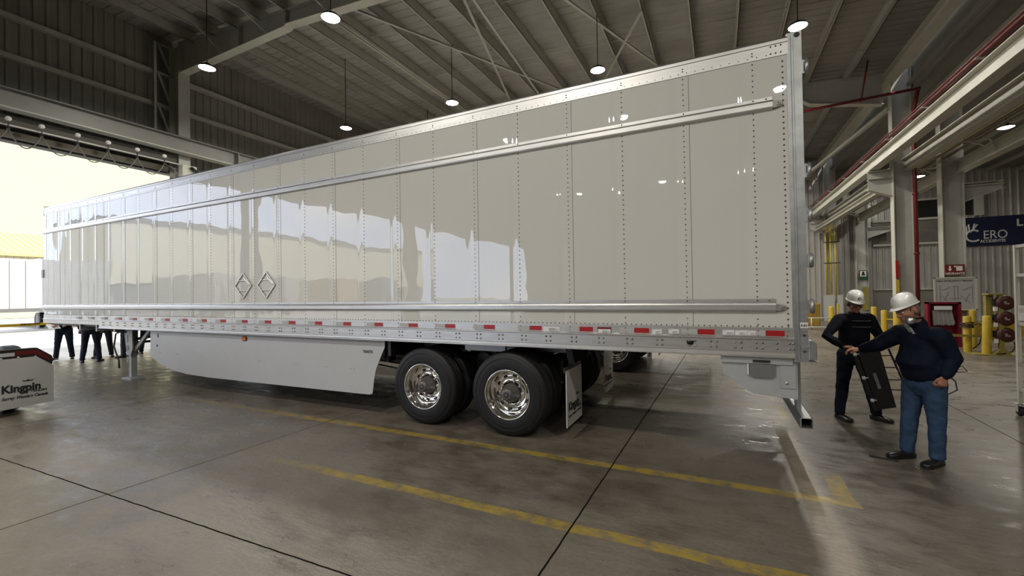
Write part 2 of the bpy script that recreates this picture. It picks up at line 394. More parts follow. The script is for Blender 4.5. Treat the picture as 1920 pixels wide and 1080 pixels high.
# rafters
def rafter(y, label, vis=True):
    r = thing('roof_rafter', label, 'roof beam', (XL+.4, y, 9), 'roof frames across the hall')
    top = lambda x: zr(x)+.0
    bot = [(-16.55, 9.12), (-11.4, 9.20), (-11.3, 9.25), (1.9, 7.98+.22), (2.2, 7.98), (4.15, 7.58)]
    def bz(x):
        for (xa, za), (xb, zb) in zip(bot, bot[1:]):
            if xa <= x <= xb: return za+(zb-za)*(x-xa)/(xb-xa)
    pts = bot
    b = MB(); b.prism([p for p in pts]+[(4.15, top(4.15)), (-16.55, top(-16.55)+.12)], 'Y', y-.008, y+.008); b.build('web', steel, r)
    b = MB()
    for (p, q) in zip(pts, pts[1:]): b.bar((p[0], y, p[1]), (q[0], y, q[1]), .26, .025, (0, 0, 1))
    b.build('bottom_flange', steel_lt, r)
    b = MB(); b.bar((-16.55, y, top(-16.55)+.1), (-11.3, y, top(-11.3)), .26, .025); b.bar((-11.3, y, top(-11.3)), (4.15, y, top(4.15)), .26, .025); b.build('top_flange', steel, r)
    for x in (-13.4, -11.35, -8.6, -5, -1.5, 1.95): b = MB(); b.box((x-.01, y-.12, bz(x)), (x+.01, y+.12, top(x))); b.build('stiffener', steel, r)
    if y > 20 or y < 0: return r
    for x in (-14.3, -12.2, -9.8, -7.2, -4.8):
        b = MB(); b.bar((x, y-.02, bz(x)+.05), (x-.3, y-.75, top(x)+.06), .05, .01); b.build('flange_brace', steel, r)
        b = MB(); b.bar((x, y+.02, bz(x)+.05), (x-.3, y+.75, top(x)+.06), .05, .01); b.build('flange_brace', steel, r)
    return r
rl = {3.45: 'deep steel roof beam haunched into the column beside the big yard opening', 13.0: 'haunched steel roof beam meeting the column that carries the red pipe drop'}
rafter(3.45, rl[3.45]); rafter(13.0, rl[13.0]); rafter(23.4, 'farthest steel roof beam, at the end cladding wall')
rafter(-5.8, 'haunched steel roof beam directly above the camera side of the trailer'); rafter(-15.15, 'haunched steel roof beam farthest behind the camera side')

# left wall: columns, clad upper part, girts, header, opening below 5.85 m between y=-24.5 and 3.4
def hcol(x0, x1, y, z1, name, label, mt=steel, w=.30, parent=None, group='steel columns of the hall'):
    r = thing(name, label, 'column', ((x0+x1)/2, y, 0), group)
    b = MB(); b.box((x0+.02, y-.008, 0), (x1-.02, y+.008, z1)); b.build('web', mt, r)
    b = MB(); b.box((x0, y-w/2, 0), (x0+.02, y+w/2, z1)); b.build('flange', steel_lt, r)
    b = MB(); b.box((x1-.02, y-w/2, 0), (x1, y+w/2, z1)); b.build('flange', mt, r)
    b = MB(); b.box((x0-.08, y-w/2-.06, 0), (x1+.08, y+w/2+.06, .03)); b.build('base_plate', mt, r)
    return r
for yy, lb in ((3.45, 'grey steel column at the inner end of the big yard opening'), (13.0, 'grey steel column of the clad wall hidden behind the long trailer'),
               (-5.8, 'grey steel column dividing the yard opening, mirrored in the trailer panels'), (-15.15, 'farther grey steel column dividing the yard opening, mirrored in the trailer panels')):
    hcol(-17.0, -16.45, yy, 10.1, 'steel_column', lb, w=.34)
def corr(name, x0, y0, x1, y1, z0, z1, mt, pitch=.26, depth=.04, nrm=(1, 0)):
    # vertical trapezoid ribs along the line (x0,y0)-(x1,y1)
    d = Vector((x1-x0, y1-y0)); ln = d.length; d.normalize(); n = Vector(nrm)
    pts = []; s = 0
    while s < ln:
        for a, h in ((0, 0), (.55, 0), (.68, 1), (.87, 1)): pts.append((s+a*pitch, h*depth))
        s += pitch
    vs = []
    for (a, h) in pts:
        p = Vector((x0, y0))+d*min(a, ln)+n*h; vs += [(p[0], p[1], z0), (p[0], p[1], z1)]
    b = MB(); b.add(vs, [(2*i, 2*i+1, 2*i+3, 2*i+2) for i in range(len(pts)-1)])
    q = [Vector((x0, y0))-n*.03, Vector((x1, y1))-n*.03]
    b.add([(q[0][0], q[0][1], z0), (q[1][0], q[1][1], z0), (q[1][0], q[1][1], z1), (q[0][0], q[0][1], z1)], [(0,1,2,3)])
    return struct(b.build(name, mt, fix=False))
zt = zr(XL)+.46
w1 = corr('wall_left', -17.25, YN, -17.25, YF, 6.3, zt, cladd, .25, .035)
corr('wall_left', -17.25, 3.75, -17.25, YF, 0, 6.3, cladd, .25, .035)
for z in (9.1, 8.06):
    b = MB(); b.box((-17.2, YN, z-.07), (-17.05, YF, z-.055)); b.box((-17.06, YN, z-.07), (-17.045, YF, z+.06)); b.build('girt', steel, w1)
b = MB()
for yy in (3.45, ):
    for i, (za, zb) in enumerate(((6.95, 8.0), (8.0, 9.05), (9.05, 10.0))):
        b.bar((-16.95, 2.95, zb), (-16.95, 3.35, za), .05, .06); b.bar((-16.95, 2.9, zb), (-16.95, 3.3, zb), .05, .06)
    b.bar((-16.98, 2.88, 6.9), (-16.98, 2.88, 10.05), .07, .07)
b.build('lattice_bracing', steel, w1)
b = MB(); b.box((-17.3, YN, 5.84), (-17.0, 3.45, 6.32)); struct(b.build('trim_1', mat('dark_header_paint', (.07, .065, .055), .6)))
# crane girder along the yard side
g = thing('crane_girder', 'long grey crane runway girder above the yard opening', 'crane girder', (-16.2, 3, 6.4))
b = MB(); b.box((-16.21, YN, 6.42), (-16.19, YF, 6.86)); b.build('web', girder_m, g)
b = MB(); b.box((-16.36, YN, 6.86), (-16.04, YF, 6.885)); b.build('top_flange', girder_m, g)
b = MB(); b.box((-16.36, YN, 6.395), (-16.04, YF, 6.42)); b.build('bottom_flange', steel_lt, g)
b = MB(); b.box((-16.23, YN, 6.885), (-16.17, YF, 6.94)); b.build('rail', dark, g)
b = MB(); b.box((-16.23, 4.95, 6.42), (-16.03, 4.99, 6.86)); b.build('splice_plate', girder_m, g)
# header beam with festoon rail and rolled curtain beneath
b = MB(); b.box((-16.62, YN, 6.08), (-16.5, 3.25, 6.36)); struct(b.build('trim_2', mat('dark_header_paint', (.07, .065, .055), .6)))
hd = thing('festoon_rail', 'thin pale festoon rail running above the yard opening', 'cable rail', (-16.2, 0, 6.02))
b = MB(); b.box((-16.22, YN, 6.0), (-16.18, 3.15, 6.03)); b.build('rail', steel_lt, hd)
rc = MB(); rc.tube([(-16.75, YN+.2, 5.93), (-16.75, 3.1, 5.93)], .09, 14); 
tag(rc.build('rolled_curtain', mat('brown_grey_canvas', (.13, .115, .09), .7, var=.2, vscale=4, stretch=(4, .3, 4))), 'rolled up brown-grey curtain tube along the top of the yard opening', 'rolled curtain')
ty = [2.71, 2.02, 1.35, .71, .03, -.54, -1.2, -1.85, -2.5, -3.2, -4.0]
names = ['trolley at the column end of the festoon rail', 'second trolley from the column end of the festoon rail', 'third trolley from the column end of the festoon rail',
         'fourth trolley from the column end of the festoon rail', 'fifth trolley from the column end of the festoon rail', 'sixth trolley from the column end of the festoon rail']
tp = None
for i, yy in enumerate(ty[:6]):
    lb = 'pale round-headed cable '+names[i]
    if tp is None:
        tp = thing('festoon_trolley', lb, 'cable trolley', (-16.1, yy, 6.1), 'festoon trolleys')
        b = MB(); b.lathe([(.0, -.03), (.055, -.03), (.06, 0), (.055, .03), (0, .03)], (-16.1, yy, 6.14), 'X', 14); b.build('wheel', signw, tp)
        b = MB(); b.box((-16.11, yy-.012, 5.93), (-16.09, yy+.012, 6.1)); b.lathe([(0, -.03), (.03, -.03), (.03, .03), (0, .03)], (-16.1, yy, 5.92), 'Y', 10); b.build('hanger', dark, tp)
    else: copy_tree(tp, (-16.1, yy, 6.1), lb)
fc = MB()
for a, c in zip(ty, ty[1:]):
    pts = [(-16.1, a+(c-a)*t/10, 5.9-.40*(1-(2*t/10-1)**2)) for t in range(11)]; fc.tube(pts, .014, 6)
fc.tube([(-16.1, 2.71, 5.9), (-16.1, 2.95, 5.82), (-16.1, 3.1, 5.6), (-16.1, 3.2, 5.45)], .014, 6)
tag(fc.build('festoon_cable', mat('grey_cable', (.16, .15, .12), .5)), 'looped flat cable hanging from trolleys above the yard opening', 'cable')
bx = thing('junction_box', 'grey junction box with black elbow cable at the opening column top', 'junction box', (-16.2, 3.4, 5.8))
b = MB(); b.box((-16.3, 3.2, 5.62), (-16.08, 3.62, 6.02)); b.build('housing', steel_lt, bx, .01)
b = MB(); b.tube([(-16.05, 3.42, 5.95), (-15.98, 3.55, 5.85), (-16.0, 3.66, 5.7), (-16.02, 3.5, 5.55)], .05, 10); b.build('elbow', rubber_s, bx)

# far wall and side walls
corr('wall_back', XL-.2, 24.0, 15, 24.0, 3.85, 9.2, cladm, .26, .045, (0, -1))
corr('wall_back', XL-.2, 24.0, 6.6, 24.0, 0, 3.85, cladm, .26, .045, (0, -1))
corr('wall_back', 9.7, 24.0, 15, 24.0, 0, 3.85, cladm, .26, .045, (0, -1))
corr('wall_back', 6.6, 24.0, 9.7, 24.0, 1.6, 3.85, cladm, .26, .045, (0, -1))
b = MB(); b.box((XR, YN, 0), (XR+.2, YF+.3, 9.4)); struct(b.build('wall_right', cladm))
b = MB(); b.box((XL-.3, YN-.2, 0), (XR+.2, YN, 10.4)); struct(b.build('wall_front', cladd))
d1 = thing('door_1', None, None, (8, 24, 0)); struct(d1)
b = MB(); b.box((6.6, 24.0, 0), (9.7, 24.1, 1.56)); b.build('door_leaf', cladd, d1)
b = MB(); b.box((6.6, 23.9, 1.56), (9.7, 24.0, 1.62)); b.build('door_head', steel_lt, d1)
b = MB(); b.box((7.65, 23.96, 0), (8.05, 24.0, 1.56)); b.build('door_panel', steel, d1)
wd = thing('window_1', None, None, (8.2, 23.9, 4)); struct(wd)
b = MB(); b.box((6.6, 23.9, 3.93), (9.6, 23.93, 5.1)); b.build('pane', mat('dusty_glass', (.16, .15, .13), .3, var=.3, vscale=1.2), wd)
b = MB(); b.box((6.6, 23.82, 3.84), (9.9, 23.95, 3.94)); b.box((6.6, 23.82, 5.08), (9.9, 23.95, 5.18)); b.box((7.55, 23.84, 3.9), (7.6, 23.93, 5.1)); b.build('window_frame', steel_lt, wd)
b = MB(); b.box((7.6, 23.86, 5.2), (10.55, 23.9, 6.05)); b.build('pane', glassd, wd)
b = MB(); b.box((10.5, 23.7, 5.1), (10.8, 23.86, 6.15)); b.box((7.6, 23.72, 6.03), (10.8, 23.9, 6.12)); b.build('window_frame', steel_lt, wd)

# ------------------------------------------------------------------ right aisle steelwork
def colR(x0, x1, y, z1, label, mt=steel): return hcol(x0, x1, y, z1, 'steel_column', label, mt, .30)
cA = colR(4.32, 4.82, 13.0, 8.6, 'tall grey steel column with red and yellow label strip behind the two men')
cA2 = colR(4.45, 4.95, 23.4, 8.6, 'distant grey steel column wrapped by yellow pipes near the far cladding')
cB = colR(5.46, 5.98, 13.0, 7.2, 'grey steel column carrying the red hydrant sign and the board')
cB2 = colR(5.75, 6.25, 23.4, 7.2, 'distant grey steel column carrying the small green and white sign')
# labels up the edge of the column
b = MB(); b.box((4.325, 12.835, 2.0), (4.405, 12.845, 2.55)); b.build('red_label', red, cA)
b = MB(); b.box((4.325, 12.835, 1.55), (4.405, 12.845, 1.95)); b.build('yellow_label', yellow, cA)
# haunch brackets
def bracket(x0, x1, y, zt_, zb0, zb1, parent):
    b = MB(); b.prism([(x0, zb0), (x1, zb1), (x1, zt_), (x0, zt_)], 'Y', y-.008, y+.008); b.build('bracket_web', steel, parent)
    b = MB(); b.bar((x0, y, zb0), (x1, y, zb1), .26, .02); b.box((min(x0, x1), y-.13, zt_-.02), (max(x0, x1), y+.13, zt_)); zz = (zb0*.45+zt_*.55)
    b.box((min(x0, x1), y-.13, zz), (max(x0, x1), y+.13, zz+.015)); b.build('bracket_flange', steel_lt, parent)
bracket(3.72, 4.32, 13.0, 5.47, 4.88, 4.62, cA)
bracket(3.72+.1, 4.45, 23.4, 5.47, 4.88, 4.62, cA2)
bracket(6.85, 5.98, 13.0, 4.80, 4.58, 4.25, cB)
bracket(7.2, 6.25, 23.4, 4.80, 4.58, 4.25, cB2)
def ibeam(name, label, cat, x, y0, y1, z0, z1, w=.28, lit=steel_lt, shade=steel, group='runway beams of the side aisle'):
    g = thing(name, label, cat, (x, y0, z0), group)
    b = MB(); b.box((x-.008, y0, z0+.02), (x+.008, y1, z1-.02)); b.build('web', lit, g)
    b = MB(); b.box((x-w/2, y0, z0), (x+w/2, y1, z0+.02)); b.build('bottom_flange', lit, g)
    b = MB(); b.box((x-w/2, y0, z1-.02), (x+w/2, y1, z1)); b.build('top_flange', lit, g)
    return g
ibeam('runway_beam', 'cream runway beam topped by the bundle of red pipes', 'steel beam', 3.86, -8, 23.7, 5.49, 5.86, .26)
ibeam('runway_beam', 'cream beam bolted to the labelled column, next to the red-piped one', 'steel beam', 4.68, -8, 23.3, 5.36, 5.75, .24)
ibeam('runway_beam', 'cream beam bolted to the hydrant-sign column below the brown pipes', 'steel beam', 5.92, -8, 23.3, 5.14, 5.50, .24)
ibeam('runway_beam', 'lower pale beam under the red-piped beam behind the labelled column', 'steel beam', 4.1, 13.3, 23.3, 4.78, 4.98, .22)
# red sprinkler pipes on beam, with cross hangers
rp = thing('pipe_rack', 'bundle of dark red sprinkler pipes lying along the outer cream beam', 'pipe rack', (3.75, 5, 6.0))
for dx, dz, r in ((0, 0, .03), (.06, .02, .022), (-.05, .035, .018), (.12, -.01, .02)):
    b = MB(); b.tube([(3.74+dx, -8, 6.0+dz), (3.74+dx, 23.5, 6.0+dz)], r, 8); b.build('pipe', redpaint, rp)
for i in range(9):
    yy = 1.5+2.4*i; b = MB(); b.bar((3.66, yy, 5.95), (4.0, yy, 5.90), .03, .03, (0,0,1)); b.bar((3.99, yy, 5.90), (3.99, yy, 5.84), .03, .03); b.build('hanger', steel, rp)
# brown pipe bundle
bp = thing('pipe_rack', 'bundle of brown and ochre pipes between the two inner beams', 'pipe rack', (5.4, 5, 5.6))
ochre = mat('ochre_pipe', (.20, .155, .055), .5, var=.2); brown = mat('brown_pipe', (.09, .07, .04), .6, var=.2)
for i in range(9):
    b = MB(); xx = 5.0+.085*i; b.tube([(xx, -8, 5.62+.03*(i % 3)), (xx, 23.6, 5.62+.03*(i % 3))], .022, 7); b.build('pipe', (ochre if i % 2 else brown), bp)
for i in range(8):
    yy = 2.0+3*i; b = MB(); b.bar((4.95, yy, 5.58), (5.78, yy, 5.58), .03, .03); b.bar((5.78, yy, 5.58), (5.9, yy, 5.3), .025, .025); b.bar((5.4, yy, 5.56), (5.88, yy, 5.30), .025, .025); b.build('hanger', steel_lt, bp)
# low roof of the aisle
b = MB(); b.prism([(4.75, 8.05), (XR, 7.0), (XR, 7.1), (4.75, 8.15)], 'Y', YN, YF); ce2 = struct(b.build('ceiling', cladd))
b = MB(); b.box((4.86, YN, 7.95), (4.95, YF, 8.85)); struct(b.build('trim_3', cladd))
for x in (5.5, 6.6, 7.7, 8.8, 9.9, 11, 12.1, 13.2):
    b = MB(); z = 8.05-(x-4.75)*.1024; b.box((x, YN, z-.2), (x+.07, YF, z-.01)); b.build('purlin', steel, ce2)
# eaves gutter beams by the column line
ibeam('eaves_beam', 'deep pale eaves beam under the low edge of the roof', 'steel beam', 4.28, YN, 23.3, 8.2, 8.5, .3, group='eaves beams')
b = MB(); b.bar((4.32, 13.05, 7.45), (2.9, 23.2, 7.2), .12, .12); tag(b.build('diagonal_strut', steel_lt), 'pale diagonal strut running back from the haunched roof beam', 'steel strut')
# crossing red pipe at the right rafter
cp = thing('sprinkler_pipe', 'dark red pipe crossing below the haunched roof beam with a drop leg', 'pipe', (3.2, 12, 7.5))
b = MB(); b.tube([(1.2, 11.6, 6.6), (1.75, 12, 7.42), (1.95, 12, 7.46), (4.75, 12, 7.58)], .045, 10); b.build('pipe_run', redpaint, cp)
b = MB(); b.tube([(3.55, 12, 8.7), (3.35, 12, 7.45)], .025, 8); b.build('drop_rod', redpaint, cp)
b = MB(); b.tube([(4.83, 12.4, 7.7), (4.83, 12.75, 7.2), (4.83, 12.8, 6.2), (4.83, 12.8, .02)], .055, 12); b.build('riser', redpaint, cp)
b = MB()
for z in (1.25, 2.75, 4.6): b.lathe([(.055, -.03), (.075, -.03), (.075, .03), (.055, .03)], (4.83, 12.8, z), 'Z', 12)
b.build('coupling', redpaint, cp)
# ventilation duct at the far wall
b = MB(); b.tube([(5.35, 23.0, 7.4), (5.35, 23.0, 5.6)], .16, 16); tag(b.build('ventilation_duct', steel), 'round grey duct standing in the dark gap near the far wall', 'duct')

# yellow pipes on far column
yp = thing('pipe_rack', 'three yellow gas pipes climbing the distant column', 'pipe rack', (4.6, 22.8, 0))
for i in range(3):
    b = MB(); x = 4.40+.20*i; b.tube([(x, 22.9, 1.3), (x, 22.9, 5.0)], .04, 10); b.build('pipe', yellow, yp)
b = MB(); b.box((4.3, 22.84, 3.0), (5.0, 22.95, 3.04)); b.box((4.3, 22.84, 4.1), (5.0, 22.95, 4.14)); b.build('clamp', dark, yp)
b = MB(); b.box((4.25, 22.75, 0), (4.7, 22.95, 1.35)); tag(b.build('grey_cabinet', bwhite), 'tall pale grey box at the foot of the yellow gas pipes', 'cabinet')
b = MB(); b.box((4.82, 22.75, 0), (5.05, 22.95, 1.35)); tag(b.build('grey_cabinet', bwhite), 'narrow pale grey box beside the wider one under the yellow pipes', 'cabinet')

# ------------------------------------------------------------------ signs
sg = thing('wall_sign', 'large navy banner reading CERO ACCIDENTES on the cladding', 'sign', (11.7, 23.9, 3.6))
b = MB(); b.box((10.1, 23.88, 3.63), (14.8, 23.92, 5.02)); b.build('board', navy, sg)
text('sign_lettering', 'ERO', (10.80, 23.87, 3.97), .56, signw, sg, ext=.004, sx=.80)
text('sign_lettering', 'ACCIDENTES', (10.70, 23.87, 3.79), .185, signw, sg, ext=.004, sx=.80, bold=.003)
text('sign_lettering', 'L', (11.95, 23.87, 4.50), .46, signw, sg, ext=.004, bold=.012)
b = MB()
arc = [(10.47+.27*math.cos(a), 23.865, 4.13+.27*math.sin(a)) for a in [math.radians(50+i*12.5) for i in range(22)]]
b.tube(arc, .045, 8)
for (p, q) in (((10.24, 4.2), (10.21, 4.62)), ((10.33, 4.36), (10.30, 4.70)), ((10.44, 4.40), (10.52, 4.72)), ((10.36, 4.3), (10.62, 4.68))): b.tube([(p[0], 23.865, p[1]), (q[0], 23.865, q[1])], .035, 8)
b.build('hand_mark', signw, sg)
hs = thing('hydrant_sign', 'red and white hydrant sign with arrow on the column', 'sign', (5.68, 12.8, 2.2))
b = MB(); b.box((5.47, 12.79, 2.05), (5.91, 12.81, 2.37)); b.build('board', redpaint, hs)
text('sign_lettering', 'HIDRANTE', (5.69, 12.787, 2.07), .088, signw, hs, align='CENTER', bold=.002)
b = MB(); b.prism([(5.56, 2.33), (5.60, 2.33), (5.60, 2.24), (5.63, 2.24), (5.58, 2.17), (5.53, 2.24), (5.56, 2.24)], 'Y', 12.785, 12.79); b.box((5.72, 12.785, 2.18), (5.86, 12.79, 2.32)); b.box((5.67, 12.785, 2.29), (5.73, 12.79, 2.33)); b.build('pictogram', signw, hs)
bo = thing('notice_board', 'grey notice board headed TABLA DE PELIGROS Y RIESGOS', 'notice board', (5.65, 12.7, 1))
b = MB(); b.box((5.50, 12.71, 1.2), (5.56, 12.86, 1.8)); b.box((5.86, 12.71, 1.2), (5.92, 12.86, 1.8)); b.build('mounting_bracket', steel, bo)
b = MB(); b.box((5.19, 12.69, 1.03), (6.11, 12.71, 1.96)); b.build('panel', mat('board_grey', (.40, .40, .38), .5), bo)
b = MB()
for a, c in (((5.17, 12.68, 1.01), (5.21, 12.72, 1.98)), ((6.09, 12.68, 1.01), (6.13, 12.72, 1.98)), ((5.17, 12.68, 1.95), (6.13, 12.72, 1.99)), ((5.17, 12.68, 1.0), (6.13, 12.72, 1.04))): b.box(a, c)
b.build('frame', steel_lt, bo)
text('lettering', 'TABLA DE PELIGROS Y RIESGOS', (5.62, 12.687, 1.86), .058, ink, bo, align='CENTER', bold=.001)
b = MB()
for p, q in (((5.3, 1.75), (5.3, 1.25)), ((5.35, 1.6), (5.55, 1.7)), ((5.58, 1.72), (5.72, 1.72)), ((5.62, 1.72), (5.62, 1.3)), ((5.70, 1.72), (5.70, 1.3)), ((5.8, 1.6), (6.0, 1.7)), ((5.75, 1.45), (5.98, 1.2)), ((5.35, 1.45), (5.5, 1.2)), ((6.02, 1.75), (6.02, 1.25)), ((5.5, 1.35), (5.8, 1.35)), ((5.85, 1.25), (5.95, 1.5)), ((5.4, 1.3), (5.5, 1.55))):
    b.bar((p[0], 12.686, p[1]), (q[0], 12.686, q[1]), .012, .004, (0, 1, 0))
b.build('diagram_lines', mat('pale_ink', (.22, .22, .21), .6), bo)
gs = thing('exit_point_sign', 'small green and white pictogram sign on the distant column', 'sign', (6.0, 23.2, 2.2))
b = MB(); b.box((5.84, 23.2, 2.1), (6.17, 23.22, 2.6)); b.build('board', greenm, gs)
b = MB(); b.box((5.88, 23.19, 2.28), (6.13, 23.2, 2.56)); b.build('white_field', signw, gs)
b = MB(); b.prism([(5.92, 2.33), (6.09, 2.33), (6.05, 2.48), (5.96, 2.48)], 'Y', 23.18, 23.19); b.lathe([(0, -.005), (.05, -.005), (.05, .005), (0, .005)], (6.005, 23.185, 2.49), 'Y', 12); b.build('pictogram', greenm, gs)
b = MB(); b.box((5.95, 23.2, .55), (6.22, 23.24, 1.75)); tag(b.build('safety_board', olive), 'olive yellow safety board at the base of the distant column', 'board')

# ------------------------------------------------------------------ yellow bollards, barriers, hose reels
BOL = {}
def bollard(x, y, h, r, label, mt=yellow, lean=0):
    b = MB(); b.lathe([(r*.98, 0), (r, .02), (r, h-.03), (r*.9, h-.006), (r*.6, h), (0, h)], (x, y, 0), 'Z', 24)
    if lean: 
        for i, v in enumerate(b.v): b.v[i] = (v[0]+lean*v[2], v[1], v[2])
    o = b.build('bollard', mt); return tag(o, label, 'bollard', 'yellow protective bollards')
bollard(5.30, 10.25, .97, .085, 'bright yellow bollard standing before the hose reel post', lean=.03)
bollard(5.13, 10.7, .93, .08, 'yellow bollard wrapped with dark hose coils')
bollard(5.66, 11.8, 1.05, .085, 'yellow bollard behind the one wrapped with hose')
bollard(3.95, 12.6, 1.0, .085, 'yellow bollard of the linked pair nearer the man in black', yellow)
bollard(4.17, 12.3, .97, .095, 'yellow bollard of the linked pair nearer the labelled column', yellow)
bollard(4.10, 14.2, 1.05, .08, 'yellow bollard standing behind the linked pair')
b = MB(); b.cyl((3.95, 12.55, .72), (4.17, 12.32, .72), .02, 10); b.cyl((3.95, 12.55, .15), (4.17, 12.32, .15), .02, 10); tag(b.build('link_bar', yellow), 'short yellow bars linking the pair of bollards', 'bar')
bollard(3.55, 17.6, .95, .10, 'yellow bollard beside the far low fence')
bollard(3.9, 18.2, 1.05, .04, 'thin yellow post between the far fence and the man in black')
yb = MB(); yb.box((2.55, 18.6, 0), (3.35, 19.2, 1.05)); tag(yb.build('yellow_tank', mat('dirty_yellow_tank', (.28, .17, .02), .5, var=.25, vscale=3), bevel=.05), 'dirty yellow box unit behind the low pale fence', 'tank')
fe = thing('low_fence', 'low pale pipe fence in front of the dirty yellow unit', 'fence', (3.1, 17, 0))
b = MB(); b.cyl((2.3, 17, .48), (3.55, 17, .48), .022, 8); b.cyl((2.3, 17, .10), (3.55, 17, .10), .03, 8); b.build('rail', steel_lt, fe)
for x in (2.75, 3.5):
    b = MB(); b.cyl((x, 17, 0), (x, 17, .48), .025, 8); b.build('post', steel_lt, fe)
gb = thing('guard_barrier', 'low yellow guard barrier standing behind the hose reels', 'barrier', (7, 14.2, 0))
b = MB(); b.box((5.95, 14.15, .12), (8.2, 14.23, .55)); b.build('plate', yellow, gb)
for x in (6.1, 7.1, 8.1):
    b = MB(); b.box((x-.06, 14.23, 0), (x+.06, 14.35, .6)); b.build('post', yellow, gb)
b = MB(); b.box((6.05, 13.9, 0), (6.42, 14.1, .95)); tag(b.build('grey_cabinet', steel, bevel=.01), 'low grey cabinet between the red cabinet and the hose bollard', 'cabinet')
# reel stand
rs = thing('hose_reel_stand', 'olive yellow post stand carrying three dark red hose reels', 'reel stand', (5.5, 10.2, 0))
b = MB(); b.box((5.32, 10.26, .95), (5.46, 10.38, 1.52)); b.box((5.32, 10.3, 0), (5.42, 10.38, .95)); b.build('post', olive, rs)
b = MB(); b.box((5.50, 10.12, .15), (5.58, 10.22, 1.52)); b.prism([(5.50, .16), (5.58, .16), (5.72, .0), (5.36, .0)], 'Y', 10.1, 10.24); b.build('post', olive, rs)
b = MB(); b.box((5.30, 10.1, 1.49), (5.60, 10.4, 1.53)); b.build('top_plate', olive, rs)
b = MB(); b.cyl((5.36, 10.3, 1.52), (5.36, 10.3, 1.60), .012, 8); b.build('pin', dark, rs)
b = MB(); b.box((5.0, 10.0, 0), (6.4, 10.5, .02)); b.build('base_plate', olive, rs)
b = MB(); b.box((4.75, 10.55, .40), (5.32, 10.59, .46)); b.build('cross_bar', olive, rs)
maroon = mat('maroon_reel', (.055, .010, .007), .42)
rn = {1.29: 'top maroon hose reel on the olive stand', .90: 'middle maroon hose reel on the olive stand', .50: 'bottom maroon hose reel on the olive stand'}
r0 = None
for z in (1.29, .90, .50):
    if r0 is None:
        r0 = thing('hose_reel', rn[z], 'hose reel', (5.62, 10.2, z), 'maroon hose reels')
        c = Vector((5.62, 10.2, z))
        b = MB()
        # oval drum with rounded side plates, axis along y
        prof = [(0, -.09), (.10, -.10), (.165, -.085), (.185, -.04), (.185, .04), (.165, .085), (0, .09)]
        b.lathe(prof, c, 'Y', 28); b.v = [(v[0]*1 if v[0] >= c.x else c.x+(v[0]-c.x)*.95, v[1], v[2]) for v in b.v]; b.build('drum', maroon, r0)
        b = MB(); b.box(c+Vector((-.04, -.112, -.035)), c+Vector((0, -.10, .045))); b.box(c+Vector((-.04, -.112, -.035)), c+Vector((.05, -.10, -.0))); b.build('label_mark', mat('faded_label', (.32, .26, .24), .6), r0)
        b = MB(); b.box(c+Vector((-.20, -.05, -.06)), c+Vector((-.13, .05, .10))); b.build('bracket', dark, r0)
        b = MB(); b.box(c+Vector((-.20, -.06, -.20)), c+Vector((-.14, .0, -.10))); b.build('connector', signw, r0)
    else: copy_tree(r0, (5.62, 10.2, z), rn[z])
hz = MB()
hz.tube([(5.78, 10.2, .33), (5.80, 10.2, .22), (5.72, 10.15, .10), (5.55, 10.1, .05), (5.4, 10.05, .04)], .016, 8)
hz.tube([(5.45, 10.15, .9), (5.28, 10.35, .55), (5.26, 10.45, .25), (5.15, 10.5, .10)], .016, 8)
tag(hz.build('air_hose', mat('dark_hose', (.03, .012, .010), .5)), 'dark hose trailing from the lowest reel to the floor', 'hose')
co = MB(); pts = []
for i in range(60):
    a = i*.55; pts.append((5.13+(.12+.02*math.sin(i*.9))*math.cos(a), 10.7+(.12)*math.sin(a), .66+.05*math.sin(i*.37)+.0012*i))
co.tube(pts, .012, 6); co.tube([(5.25, 10.65, .7), (5.32, 10.6, .75), (5.40, 10.6, .66), (5.36, 10.6, .6)], .012, 6)
tag(co.build('coiled_hose', mat('dark_hose', (.03, .012, .010), .5)), 'tangled dark hose coiled around a yellow bollard', 'hose')

# red cabinet with hanging grey cloths
rcb = thing('hose_cabinet', 'dark red open cabinet with white header behind the man in navy', 'cabinet', (5.1, 12, 0))
b = MB(); b.box((4.70, 11.95, .0), (5.42, 11.98, 1.27)); b.build('back_panel', redcab, rcb)
b = MB(); b.box((4.70, 11.75, 0), (4.75, 11.95, 1.27)); b.box((5.36, 11.75, 0), (5.42, 11.95, 1.27)); b.box((4.70, 11.75, 1.22), (5.42, 11.95, 1.27)); b.build('frame', redcab, rcb)
b = MB(); b.box((4.84, 11.73, 1.05), (5.22, 11.745, 1.16)); b.build('header_plate', signw, rcb)
cl = MB()
for i in range(9):
    x = 4.82+.045*i; cl.prism([(x, 1.03), (x+.055, 1.03), (x+.075+.006*i, .62+.02*(i % 3)), (x+.02+.006*i, .60)], 'Y', 11.80+.012*(i % 2), 11.83+.012*(i % 2))
tag(cl.build('hanging_cloths', greyc), 'grey ribbon-like cloths hanging in the red cabinet', 'cloth')
# fire extinguisher
ex = thing('fire_extinguisher', 'red fire extinguisher hanging on the labelled column', 'fire extinguisher', (4.26, 12.7, .6))
b = MB(); b.lathe([(0, 0), (.06, 0), (.07, .03), (.07, .36), (.045, .44), (.025, .46), (0, .46)], (4.27, 12.72, .55), 'Z', 16); b.build('cylinder', mat('extinguisher_red', (.33, .01, .01), .3), ex)
b = MB(); b.box((4.22, 12.70, 1.01), (4.32, 12.73, 1.05)); b.tube([(4.27, 12.72, 1.0), (4.20, 12.70, .99), (4.18, 12.70, .85), (4.19, 12.70, .7)], .012, 8); b.build('valve', dark, ex)

